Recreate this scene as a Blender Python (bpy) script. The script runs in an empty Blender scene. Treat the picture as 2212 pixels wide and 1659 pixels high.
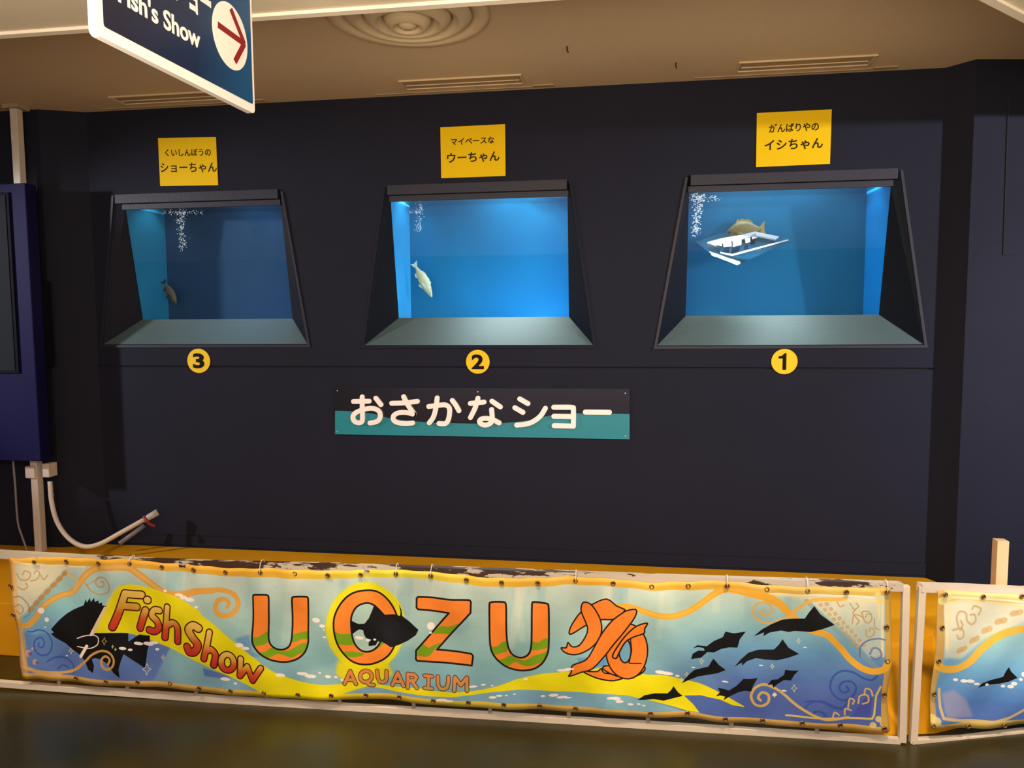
import bpy, bmesh, math, random
import numpy as np
from mathutils import Vector, Matrix
random.seed(7)
rng = np.random.default_rng(11)
SC = bpy.context.scene
COL = SC.collection

# ------------------------------------------------------------------ camera
F, CX, CY = 1600.0, 1106.0, 829.5
def _ray(p): return np.array([(p[0]-CX)/F, -(p[1]-CY)/F, -1.0])
_X = -_ray((-9820, 761.0)); _X /= np.linalg.norm(_X)
_Z = -_ray((1215, 20900.0)); _Z -= (_Z@_X)*_X; _Z /= np.linalg.norm(_Z)
_Y = np.cross(_Z, _X)
RM = np.array([_X, _Y, _Z])
CAM = np.array([0.0, -4.1, 1.6])
cd = bpy.data.cameras.new('camera'); cam = bpy.data.objects.new('camera', cd); COL.objects.link(cam)
cd.sensor_width = 36; cd.lens = F/2212*36; cd.clip_start = .05; cd.clip_end = 60
M4 = Matrix.Identity(4)
for i in range(3):
    for j in range(3): M4[i][j] = RM[i][j]
    M4[i][3] = CAM[i]
cam.matrix_world = M4
SC.camera = cam
def P(px, axis, val):
    d = RM@_ray(px); t = (val-CAM[axis])/d[axis]; return CAM+t*d
def PP(px, P0, n):
    d = RM@_ray(px); t = np.dot(np.array(P0)-CAM, n)/np.dot(d, n); return CAM+t*d

# ------------------------------------------------------------------ world, lights, exposure
SC.view_settings.view_transform = 'Standard'; SC.view_settings.look = 'None'
SC.view_settings.gamma = 1; SC.view_settings.use_curve_mapping = False
SC.view_settings.exposure = 1.1
w = bpy.data.worlds.new('hall_glow'); SC.world = w; w.use_nodes = True
w.node_tree.nodes['Background'].inputs[0].default_value = (1.0, .74, .52, 1)
w.node_tree.nodes['Background'].inputs[1].default_value = 0.16
def lamp(kind, loc, aim, power, color, size=.3, sy=None, cone=60, blend=.6):
    l = bpy.data.lights.new('lamp', kind); l.energy = power; l.color = color
    if kind == 'AREA':
        l.size = size
        if sy: l.shape = 'RECTANGLE'; l.size_y = sy
    else:
        l.shadow_soft_size = size
        if kind == 'SPOT': l.spot_size = math.radians(cone); l.spot_blend = blend
    o = bpy.data.objects.new('lamp_or_fill', l); COL.objects.link(o); o.location = loc  # one object name for hall lamps, tank lamps and added fill lights
    o.rotation_euler = (Vector(aim)-Vector(loc)).to_track_quat('-Z', 'Y').to_euler()
    return o
# track lamps of the hall, washing the navy wall from the left and from the right
lamp('SPOT', (-5.4, -2.4, 2.4), (-2.2, 0, 1.35), 190, (.95, .94, 1.0), .08, cone=44, blend=.6)
lamp('SPOT', (4.7, -3.2, 2.5), (1.9, 0, 1.45), 380, (.90, .90, 1.0), .08, cone=52, blend=.7)
lamp('SPOT', (4.4, -2.9, 2.45), (2.5, .1, 1.25), 130, (.88, .88, 1.0), .08, cone=34, blend=.8)  # added spot that brightens the right wall
# warm downlights over the walkway that light banner and platform
for lx, lw in ((-3.1, 64), (-1.8, 68), (-.5, 72), (.8, 86), (2.1, 100)):
    lamp('SPOT', (lx, -2.35, 2.56), (lx+.02, -1.42, .25), lw*1.1, (1.0, .80, .55), .10, cone=50, blend=.6)
lamp('AREA', (0, -6.3, 2.5), (0, -7.6, 1.0), 110, (.95, .88, .98), 7.0, .2)  # unseen lamp added on the hall wall so the panes reflect it
lamp('AREA', (0, -3.6, 1.9), (0, -1.6, 2.87), 45, (1.0, .8, .55), 3.5, .5)  # added up-light that brightens the ceiling, no fitting there

# ------------------------------------------------------------------ materials
def s2l(c):
    return tuple((x/12.92 if x <= .04045 else ((x+.055)/1.055)**2.4) for x in c)
def rgb(r, g, b): return s2l((r/255, g/255, b/255))
def mat(name, col, rough=.5, metal=0, var=.12, nscale=12, bump=0, bscale=60, spec=.5, emit=None, alpha=None, stretch=None):
    m = bpy.data.materials.new(name); m.use_nodes = True
    nt = m.node_tree; b = nt.nodes['Principled BSDF']
    tc = nt.nodes.new('ShaderNodeTexCoord'); mp = nt.nodes.new('ShaderNodeMapping')
    nt.links.new(tc.outputs['Object'], mp.inputs[0])
    if stretch: mp.inputs['Scale'].default_value = stretch
    n = nt.nodes.new('ShaderNodeTexNoise'); n.inputs['Scale'].default_value = nscale; n.inputs['Detail'].default_value = 5
    nt.links.new(mp.outputs[0], n.inputs[0])
    mx = nt.nodes.new('ShaderNodeMix'); mx.data_type = 'RGBA'
    mx.inputs[6].default_value = (*[c*(1-var) for c in col], 1); mx.inputs[7].default_value = (*[min(1, c*(1+var)) for c in col], 1)
    nt.links.new(n.outputs[0], mx.inputs[0]); nt.links.new(mx.outputs[2], b.inputs['Base Color'])
    b.inputs['Roughness'].default_value = rough; b.inputs['Metallic'].default_value = metal
    b.inputs['Specular IOR Level'].default_value = spec
    if bump:
        n2 = nt.nodes.new('ShaderNodeTexNoise'); n2.inputs['Scale'].default_value = bscale
        nt.links.new(mp.outputs[0], n2.inputs[0])
        bp = nt.nodes.new('ShaderNodeBump'); bp.inputs['Strength'].default_value = bump; bp.inputs['Distance'].default_value = .01
        nt.links.new(n2.outputs[0], bp.inputs['Height']); nt.links.new(bp.outputs[0], b.inputs['Normal'])
    if emit:
        b.inputs['Emission Color'].default_value = (*col, 1); b.inputs['Emission Strength'].default_value = emit
    if alpha is not None: b.inputs['Alpha'].default_value = alpha
    return m
def clear(name, tint, refl=.5, bump=0, bscale=20, rough=.02, base=.04):
    """see-through pane that also reflects by Fresnel"""
    m = bpy.data.materials.new(name); m.use_nodes = True; nt = m.node_tree
    for x in list(nt.nodes): nt.nodes.remove(x)
    o = nt.nodes.new('ShaderNodeOutputMaterial'); t = nt.nodes.new('ShaderNodeBsdfTransparent'); g = nt.nodes.new('ShaderNodeBsdfGlossy')
    mx = nt.nodes.new('ShaderNodeMixShader'); fr = nt.nodes.new('ShaderNodeFresnel'); mu = nt.nodes.new('ShaderNodeMath'); mu.operation = 'MULTIPLY_ADD'
    t.inputs[0].default_value = (*tint, 1); g.inputs['Roughness'].default_value = rough; fr.inputs[0].default_value = 1.45
    mu.inputs[1].default_value = refl; mu.inputs[2].default_value = base; mu.use_clamp = True
    nt.links.new(fr.outputs[0], mu.inputs[0]); nt.links.new(mu.outputs[0], mx.inputs[0])
    nt.links.new(t.outputs[0], mx.inputs[1]); nt.links.new(g.outputs[0], mx.inputs[2]); nt.links.new(mx.outputs[0], o.inputs[0])
    if bump:
        tc = nt.nodes.new('ShaderNodeTexCoord'); n = nt.nodes.new('ShaderNodeTexNoise'); n.inputs['Scale'].default_value = bscale
        bp = nt.nodes.new('ShaderNodeBump'); bp.inputs['Strength'].default_value = bump; bp.inputs['Distance'].default_value = .01
        nt.links.new(tc.outputs['Object'], n.inputs[0]); nt.links.new(n.outputs[0], bp.inputs['Height'])
        nt.links.new(bp.outputs[0], g.inputs['Normal']); nt.links.new(bp.outputs[0], fr.inputs['Normal'])
    return m
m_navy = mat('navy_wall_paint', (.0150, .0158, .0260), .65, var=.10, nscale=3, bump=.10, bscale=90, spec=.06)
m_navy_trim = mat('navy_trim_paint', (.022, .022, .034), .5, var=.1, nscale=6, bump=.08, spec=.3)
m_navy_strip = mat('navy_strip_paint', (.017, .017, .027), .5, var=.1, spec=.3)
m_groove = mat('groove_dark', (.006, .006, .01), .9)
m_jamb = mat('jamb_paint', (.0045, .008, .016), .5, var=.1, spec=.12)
m_ceil = mat('ceiling_paint', (.60, .47, .31), .85, var=.05, nscale=1.5, bump=.15, bscale=160)
m_soff = mat('soffit_lit_paint', (.74, .66, .52), .85, var=.05, nscale=1.5, bump=.15, bscale=160)  # paler than the ceiling: its nearer light is put into the colour
m_vent = mat('slot_paint', (.36, .26, .155), .7, var=.1)
m_white_metal = mat('white_painted_steel', (.60, .52, .43), .4, var=.07, nscale=15)
m_yellow = mat('yellow_card', (.76, .49, .0), .6, var=.02, spec=.15)
m_disc = mat('yellow_disc_plastic', (.80, .52, .004), .5, var=.03, spec=.3)
m_ink = mat('black_ink', (.008, .007, .006), .7, var=.1, spec=.1)
m_ink2 = mat('brown_black_marker', (.024, .018, .006), .7, var=.3, nscale=40, spec=.1)
m_white = mat('white_foam_letter', (.92, .84, .76), .5, var=.03)
m_teal = mat('teal_sheet', rgb(32, 128, 140), .35, var=.04)
m_acr = mat('dark_acrylic', (.009, .008, .011), .06, var=.1, spec=.5)
m_orange = mat('orange_yellow_paint', (.72, .32, .008), .5, var=.10, nscale=4, bump=.2, bscale=12, spec=.15)
m_sill = mat('brushed_pale_sill', (.068, .108, .115), .6, metal=.0, var=.12, nscale=9, stretch=(.6, 14, 14))
m_brass = mat('aged_brass', (.30, .17, .07), .35, metal=.8, var=.3, nscale=80)
m_hole = mat('grommet_hole', (.05, .03, .01), .8)
m_tie = mat('nylon_tie', (.7, .66, .58), .4)
m_cab = mat('indigo_cabinet', (.0060, .0050, .042), .6, var=.08, nscale=3, spec=.1)
m_screen = mat('dark_screen', (.012, .015, .019), .7, var=.1, spec=.08)
m_black = mat('black_plastic', (.004, .004, .008), .7, spec=.08)
m_hose = mat('cream_hose', (.60, .52, .42), .45, var=.08)
m_red = mat('red_strap', (.28, .03, .025), .6)
m_grey = mat('grey_plastic', (.20, .19, .20), .5)
m_wood = mat('pale_wood', (.72, .48, .27), .55, var=.1, nscale=10, stretch=(8, 8, .8))
m_skirt = mat('dark_olive_trim', (.05, .035, .012), .6)

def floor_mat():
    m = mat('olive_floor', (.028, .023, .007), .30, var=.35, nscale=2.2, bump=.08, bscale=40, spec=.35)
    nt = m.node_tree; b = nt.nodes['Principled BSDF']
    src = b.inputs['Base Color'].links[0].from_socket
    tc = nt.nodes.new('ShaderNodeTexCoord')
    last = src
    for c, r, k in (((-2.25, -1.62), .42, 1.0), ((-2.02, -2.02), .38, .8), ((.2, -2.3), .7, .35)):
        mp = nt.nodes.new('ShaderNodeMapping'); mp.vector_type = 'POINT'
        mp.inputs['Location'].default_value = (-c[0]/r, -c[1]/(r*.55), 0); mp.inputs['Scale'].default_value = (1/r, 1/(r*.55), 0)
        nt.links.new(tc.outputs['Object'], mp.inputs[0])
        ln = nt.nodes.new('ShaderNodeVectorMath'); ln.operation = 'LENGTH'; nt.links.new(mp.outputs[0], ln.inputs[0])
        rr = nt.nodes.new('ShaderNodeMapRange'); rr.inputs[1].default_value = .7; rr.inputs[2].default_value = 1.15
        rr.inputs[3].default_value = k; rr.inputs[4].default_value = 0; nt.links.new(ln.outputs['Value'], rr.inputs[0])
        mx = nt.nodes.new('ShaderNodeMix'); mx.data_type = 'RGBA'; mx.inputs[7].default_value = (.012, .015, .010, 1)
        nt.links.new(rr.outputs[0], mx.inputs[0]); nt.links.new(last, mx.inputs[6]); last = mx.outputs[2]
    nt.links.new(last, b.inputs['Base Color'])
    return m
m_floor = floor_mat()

def worn_mat():
    """white rail paint chipped off down to dark steel along the top"""
    m = mat('chipped_white_paint', (.47, .41, .345), .45, var=.06, nscale=15)
    nt = m.node_tree; b = nt.nodes['Principled BSDF']; src = b.inputs['Base Color'].links[0].from_socket
    tc = nt.nodes.new('ShaderNodeTexCoord'); mp = nt.nodes.new('ShaderNodeMapping'); mp.inputs['Scale'].default_value = (7, 30, 26)
    nt.links.new(tc.outputs['Object'], mp.inputs[0])
    n = nt.nodes.new('ShaderNodeTexNoise'); n.inputs['Scale'].default_value = 1.0; n.inputs['Detail'].default_value = 6; n.inputs['Roughness'].default_value = .65
    nt.links.new(mp.outputs[0], n.inputs[0])
    # more wear along the middle of the rail
    sp = nt.nodes.new('ShaderNodeSeparateXYZ'); nt.links.new(tc.outputs['Object'], sp.inputs[0])
    cr = nt.nodes.new('ShaderNodeMapRange'); cr.inputs[1].default_value = -2.75; cr.inputs[2].default_value = 1.1
    nt.links.new(sp.outputs[0], cr.inputs[0])
    rp = nt.nodes.new('ShaderNodeValToRGB'); e = rp.color_ramp.elements
    e[0].position = 0; e[0].color = (.0,)*3+(1,); e[1].position = 1; e[1].color = (.035,)*3+(1,)
    for pos, v in ((.12, .02), (.17, .10), (.22, .17), (.30, .17), (.36, .10), (.46, .09), (.50, .17), (.62, .17), (.66, .02), (.78, .0), (.81, .06), (.84, .0)):
        x = e.new(pos); x.color = (v, v, v, 1)
    nt.links.new(cr.outputs[0], rp.inputs[0])
    ad = nt.nodes.new('ShaderNodeMath'); ad.operation = 'ADD'; nt.links.new(n.outputs[0], ad.inputs[0]); nt.links.new(rp.outputs[0], ad.inputs[1])
    th = nt.nodes.new('ShaderNodeMapRange'); th.inputs[1].default_value = .60; th.inputs[2].default_value = .615
    nt.links.new(ad.outputs[0], th.inputs[0])
    mx = nt.nodes.new('ShaderNodeMix'); mx.data_type = 'RGBA'; mx.inputs[7].default_value = (.045, .020, .012, 1)
    nt.links.new(th.outputs[0], mx.inputs[0]); nt.links.new(src, mx.inputs[6]); nt.links.new(mx.outputs[2], b.inputs['Base Color'])
    return m
m_worn = worn_mat()

# ------------------------------------------------------------------ mesh helpers
def link(name, me, m=None, parent=None):
    o = bpy.data.objects.new(name, me); COL.objects.link(o)
    if m: me.materials.append(m)
    if parent: o.parent = parent
    return o
def tag(o, label, cat, group=None):
    o['label'] = label; o['category'] = cat
    if group: o['group'] = group
    return o
def struct(o, label=None):
    o['kind'] = 'structure'
    if label: o['label'] = label
    return o
def empty(name, loc=(0, 0, 0)):
    o = bpy.data.objects.new(name, None); COL.objects.link(o); o.location = loc; o.empty_display_size = .05
    return o
class B:
    """collects shapes in world coordinates, links them as one mesh whose origin is given"""
    def __init__(s): s.v = []; s.f = []
    def add(s, vs, fs):
        k = len(s.v); s.v += [tuple(map(float, a)) for a in vs]; s.f += [tuple(i+k for i in q) for q in fs]; return s
    def box(s, c, d, ax=None):
        x, y, z = (Vector(a) for a in (ax or ((1, 0, 0), (0, 1, 0), (0, 0, 1))))
        c = Vector(c); vs = []
        for i in (-1, 1):
            for j in (-1, 1):
                for k in (-1, 1): vs.append(c+x*i*d[0]/2+y*j*d[1]/2+z*k*d[2]/2)
        return s.add(vs, [(0, 1, 3, 2), (4, 6, 7, 5), (0, 4, 5, 1), (2, 3, 7, 6), (0, 2, 6, 4), (1, 5, 7, 3)])
    def bar(s, a, b, w, t, up=(0, 0, 1)):
        a = Vector(a); b = Vector(b); z = (b-a).normalized(); x = z.cross(Vector(up))
        if x.length < 1e-4: x = Vector((1, 0, 0))
        x.normalize(); y = z.cross(x)
        return s.box((a+b)/2, (w, t, (b-a).length), (x, y, z))
    def tube(s, pts, r, n=8, closed=False, square=False):
        pts = [Vector(p) for p in pts]; N = len(pts); rings = []
        up = Vector((0, 0, 1)); vs = []
        rr = r if hasattr(r, '__len__') else [r]*N
        prev = None
        for i, p in enumerate(pts):
            a = pts[(i-1) % N] if (i > 0 or closed) else p
            b = pts[(i+1) % N] if (i < N-1 or closed) else p
            d = (b-a).normalized()
            if prev is None:
                x = d.cross(up)
                if x.length < .05: x = d.cross(Vector((0, 1, 0)))
            else: x = prev-d*prev.dot(d)
            x.normalize(); y = d.cross(x); prev = x
            for k in range(n):
                t = 2*math.pi*(k+(.5 if n == 4 else 0))/n; q = rr[i]*(1.41421 if n == 4 else 1)
                vs.append(p+x*math.cos(t)*q+y*math.sin(t)*q)
        fs = []
        for i in range(N if closed else N-1):
            j = (i+1) % N
            for k in range(n): fs.append((i*n+k, i*n+(k+1) % n, j*n+(k+1) % n, j*n+k))
        if not closed: fs += [tuple(range(n-1, -1, -1)), tuple((N-1)*n+k for k in range(n))]
        return s.add(vs, fs)
    def torus(s, c, n, R, r, seg=20, k=8):
        n = Vector(n).normalized(); a = n.orthogonal().normalized(); b = n.cross(a); vs = []; fs = []
        for i in range(seg):
            t = 2*math.pi*i/seg; d = a*math.cos(t)+b*math.sin(t)
            for j in range(k):
                u = 2*math.pi*j/k; vs.append(Vector(c)+d*(R+r*math.cos(u))+n*r*math.sin(u))
        for i in range(seg):
            for j in range(k): fs.append((i*k+j, ((i+1) % seg)*k+j, ((i+1) % seg)*k+(j+1) % k, i*k+(j+1) % k))
        return s.add(vs, fs)
    def sphere(s, c, r, seg=10, rings=6):
        rx, ry, rz = r if hasattr(r, '__len__') else (r, r, r); vs = [Vector(c)+Vector((0, 0, rz))]; fs = []
        for i in range(1, rings):
            t = math.pi*i/rings
            for k in range(seg):
                u = 2*math.pi*k/seg; vs.append(Vector(c)+Vector((rx*math.sin(t)*math.cos(u), ry*math.sin(t)*math.sin(u), rz*math.cos(t))))
        vs.append(Vector(c)-Vector((0, 0, rz)))
        for k in range(seg): fs.append((0, 1+k, 1+(k+1) % seg))
        for i in range(rings-2):
            for k in range(seg): fs.append((1+i*seg+k, 1+(i+1)*seg+k, 1+(i+1)*seg+(k+1) % seg, 1+i*seg+(k+1) % seg))
        L = len(vs)-1
        for k in range(seg): fs.append((L, 1+(rings-2)*seg+(k+1) % seg, 1+(rings-2)*seg+k))
        return s.add(vs, fs)
    def prism(s, pts, off):
        """closed outline of 3-D points pushed along off"""
        n = len(pts); off = Vector(off); a = [Vector(p) for p in pts]; b = [p+off for p in a]
        fs = [(i, (i+1) % n, n+(i+1) % n, n+i) for i in range(n)]
        fs += [tuple(range(n-1, -1, -1)), tuple(range(n, 2*n))]
        return s.add(a+b, fs)
    def build(s, name, m, parent=None, origin=None, smooth=False, bevel=0):
        if origin is None: origin = Vector(parent.location) if parent and parent.type == 'EMPTY' else Vector(s.v[0]) if False else Vector((0, 0, 0))
        o3 = Vector(origin)
        me = bpy.data.meshes.new(name); me.from_pydata([tuple(Vector(v)-o3) for v in s.v], [], s.f); me.update()
        bm = bmesh.new(); bm.from_mesh(me)
        bmesh.ops.recalc_face_normals(bm, faces=bm.faces)
        if bevel: bmesh.ops.bevel(bm, geom=bm.edges[:], offset=bevel, segments=2, affect='EDGES', profile=.6)
        bm.to_mesh(me); bm.free()
        if smooth:
            for p in me.polygons: p.use_smooth = True
        o = link(name, me, m)
        if parent:
            o.parent = parent
            pw = Vector(parent.get('_w', tuple(parent.location)))
            o.location = o3-pw
        else: o.location = o3
        o['_w'] = tuple(o3)
        return o
def cr(pts, n=8, closed=False):
    """Catmull-Rom through the points"""
    pts = [np.array(p, float) for p in pts]; N = len(pts); out = []
    for i in range(N if closed else N-1):
        p0 = pts[(i-1) % N] if (closed or i > 0) else 2*pts[0]-pts[1]
        p1 = pts[i]; p2 = pts[(i+1) % N]
        p3 = pts[(i+2) % N] if (closed or i < N-2) else 2*pts[-1]-pts[-2]
        for k in range(n):
            t = k/n; out.append(.5*((2*p1)+(-p0+p2)*t+(2*p0-5*p1+4*p2-p3)*t*t+(-p0+3*p1-3*p2+p3)*t**3))
    if not closed: out.append(pts[-1])
    return out
def stroke2d(pts, w, cap=6):
    """outline (2-D) of a round-capped stroke"""
    pts = [np.array(p, float) for p in pts]; L = []; R = []
    for i, p in enumerate(pts):
        d = pts[min(i+1, len(pts)-1)]-pts[max(i-1, 0)]; d /= (np.linalg.norm(d)+1e-12); n = np.array([-d[1], d[0]])*w/2
        L.append(p+n); R.append(p-n)
    def capp(c, d, sgn):
        a0 = math.atan2(d[1], d[0]); return [c+w/2*np.array([math.cos(a0+math.pi/2-math.pi*k/cap*1.0), math.sin(a0+math.pi/2-math.pi*k/cap)]) for k in range(1, cap)]
    d1 = pts[-1]-pts[-2]; d0 = pts[0]-pts[1]
    return L+capp(pts[-1], d1, 1)+R[::-1]+capp(pts[0], d0, 1)
def text_part(name, body, O, s, t, box, m, parent, thick=.002, bold=0.0, shear=0):
    """lettering fitted in box (s0,s1,t0,t1) of the plane O + a*s + b*t"""
    cu = bpy.data.curves.new(name, 'FONT'); cu.body = body; cu.size = 1; cu.extrude = .01; cu.offset = bold; cu.resolution_u = 4
    ob = bpy.data.objects.new('tmp', cu); COL.objects.link(ob)
    dg = bpy.context.evaluated_depsgraph_get(); me = bpy.data.meshes.new_from_object(ob.evaluated_get(dg)); bpy.data.objects.remove(ob)
    vs = np.array([v.co[:] for v in me.vertices]); lo = vs.min(0); hi = vs.max(0)
    s0, s1, t0, t1 = box; n = np.cross(s, t); out = []
    for v in vs:
        a = (v[0]-lo[0])/(hi[0]-lo[0]); b = (v[1]-lo[1])/(hi[1]-lo[1]); c = (v[2]-lo[2])/(hi[2]-lo[2])
        q = np.array(O)+np.array(s)*(s0+a*(s1-s0)+shear*b)+np.array(t)*(t0+b*(t1-t0))+n*c*thick
        out.append(q)
    bb = B(); bb.add(out, [tuple(p.vertices) for p in me.polygons]); bpy.data.meshes.remove(me)
    return bb.build(name, m, parent)
# ------------------------------------------------------------------ room shell
ZC, ZS = 2.8728, 2.6
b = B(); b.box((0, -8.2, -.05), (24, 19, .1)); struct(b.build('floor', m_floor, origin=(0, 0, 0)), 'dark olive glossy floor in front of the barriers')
b = B(); b.box((0, -3.2, ZC+.05), (16, 9, .1)); struct(b.build('ceiling', m_ceil), 'beige high ceiling strip above the navy wall')
edge = [(-8, -1.758), (.87, -1.758), (3.0, .2), (8, .2), (8, -7.6), (-8, -7.6)]
b = B(); b.prism([(x, y, ZS) for x, y in edge], (0, 0, ZC-ZS-.001)); struct(b.build('ceiling', m_soff), 'paler lowered ceiling edge nearest the viewer')
b = B(); b.bar((-8, -1.765, ZS+.012), (.87, -1.765, ZS+.012), .03, .045); b.bar((.87, -1.765, ZS+.012), (2.9, .1, ZS+.012), .03, .045)
struct(b.build('trim_1', mat('pale_edge_bead', (.9, .82, .68), .7, var=.03)), 'pale bead along the lowered ceiling edge')

b = B(); b.box((0, -7.7, 1.3), (18, .1, 2.6)); struct(b.build('wall_front', mat('pale_hall_wall', (.62, .58, .64), .7, var=.05)), 'pale hall wall behind the viewer')
WIN = {1: ([(.352, 2.385), (1.397, 2.385), (1.548, 1.49), (.197, 1.485)], (.357, 1.371)),
       2: ([(-1.31, 2.385), (-.286, 2.378), (-.151, 1.489), (-1.458, 1.489)], (-1.295, -.293)),
       3: ([(-2.985, 2.39), (-1.945, 2.382), (-1.805, 1.496), (-3.11, 1.496)], (-2.945, -1.957))}
SEAM = 1.362; XL, XR = -3.15, 1.602
def panel_with_holes(name, x0, x1, z0, z1, holes, y, m, parent):
    bm = bmesh.new(); edges = []
    for loop in [[(x0, z0), (x1, z0), (x1, z1), (x0, z1)]]+holes:
        vs = [bm.verts.new((x, y, z)) for x, z in loop]
        edges += [bm.edges.new((vs[i], vs[(i+1) % len(vs)])) for i in range(len(vs))]
    bmesh.ops.triangle_fill(bm, use_beauty=True, edges=edges)
    r = bmesh.ops.extrude_face_region(bm, geom=bm.faces[:])
    for v in [g for g in r['geom'] if isinstance(g, bmesh.types.BMVert)]: v.co.y += .018
    bmesh.ops.recalc_face_normals(bm, faces=bm.faces)
    me = bpy.data.meshes.new(name); bm.to_mesh(me); bm.free()
    return link(name, me, m, parent)
wb = empty('wall_back'); struct(wb, 'dark navy panelled wall with three tank windows')
panel_with_holes('upper_panel', XL, XR, SEAM+.0055, ZC, [WIN[k][0] for k in (1, 2, 3)], 0, m_navy, wb)
b = B(); b.box(((XL+XR)/2, .009, (SEAM-.004)/2), (XR-XL, .018, SEAM-.004)); b.build('lower_panel', m_navy, wb)
b = B(); b.box(((XL+XR)/2, .024, SEAM), (XR-XL+.12, .01, .06)); b.build('backing_strip', m_groove, wb)
b = B(); b.box(((XL+1.6+3.0)/2-1.5, -.003, .30), (XR-XL, .006, .06)); b.build('skirting', m_navy, wb)

def wallrun(name, pts, label):
    e = empty(name); struct(e, label)
    for i in range(len(pts)-1):
        a, c = Vector((*pts[i], 0)), Vector((*pts[i+1], 0)); d = (c-a).normalized(); n = Vector((d.y, -d.x, 0))
        if n.y > 0: n = -n
        bb = B(); bb.prism([a, c, c+Vector((0, 0, ZC)), a+Vector((0, 0, ZC))], -n*.02); bb.build('wall_panel', m_navy, e)
    return e
wr = wallrun('wall_right', [(XR, 0), (1.70, -.105), (4.6, .371)], 'navy wall stepping forward at the right')
wl = wallrun('wall_left', [(XL, .0), (-3.382, -.10), (-6.6, -.1)], 'navy wall stepping forward at the left')
# fine panel joint on the right wall
dR = Vector((2.9, .476, 0)).normalized(); nR = Vector((dR.y, -dR.x, 0))
def PR(px): return PP(px, (1.70, -.105, 0), np.array(nR))
a, c = Vector(PR((2178, 215))), Vector(PR((2167, 550)))
b = B(); b.bar(a+nR*.002, c+nR*.002, .008, .006, up=tuple(nR)); b.bar(c+nR*.002, c+dR*.05+nR*.002, .004, .006, up=tuple(nR)); b.build('panel_joint', m_groove, wr)

# ------------------------------------------------------------------ tank windows and tanks
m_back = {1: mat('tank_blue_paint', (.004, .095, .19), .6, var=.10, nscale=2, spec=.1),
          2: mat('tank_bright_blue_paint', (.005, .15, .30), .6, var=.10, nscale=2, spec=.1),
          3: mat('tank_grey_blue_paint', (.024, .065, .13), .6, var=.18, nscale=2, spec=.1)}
m_side = {1: mat('tank_side_lit_blue', (.004, .20, .50), .5, var=.06, spec=.2), 2: mat('tank_side_lit_cyan', (.05, .42, .72), .5, var=.1, nscale=3),  # brighter than the back panels: tank light is put into these colours
          3: mat('tank_side_lit_teal', (.03, .28, .45), .5, var=.15, nscale=3)}
m_glass = clear('acrylic_pane', (.90, .97, 1.0), .9, base=.015)
m_surf = clear('rippled_water_surface', (.80, .93, 1.0), .5, bump=.7, bscale=14, rough=.08, base=.5)
m_lampdiff = mat('lamp_housing', (.3, .3, .3), .5)
words = {1: 'right-hand', 2: 'middle', 3: 'left-hand'}
gtop, gbot = (.025, 2.302), (.140, 1.645)      # (y, z) of the leaning pane
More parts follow.
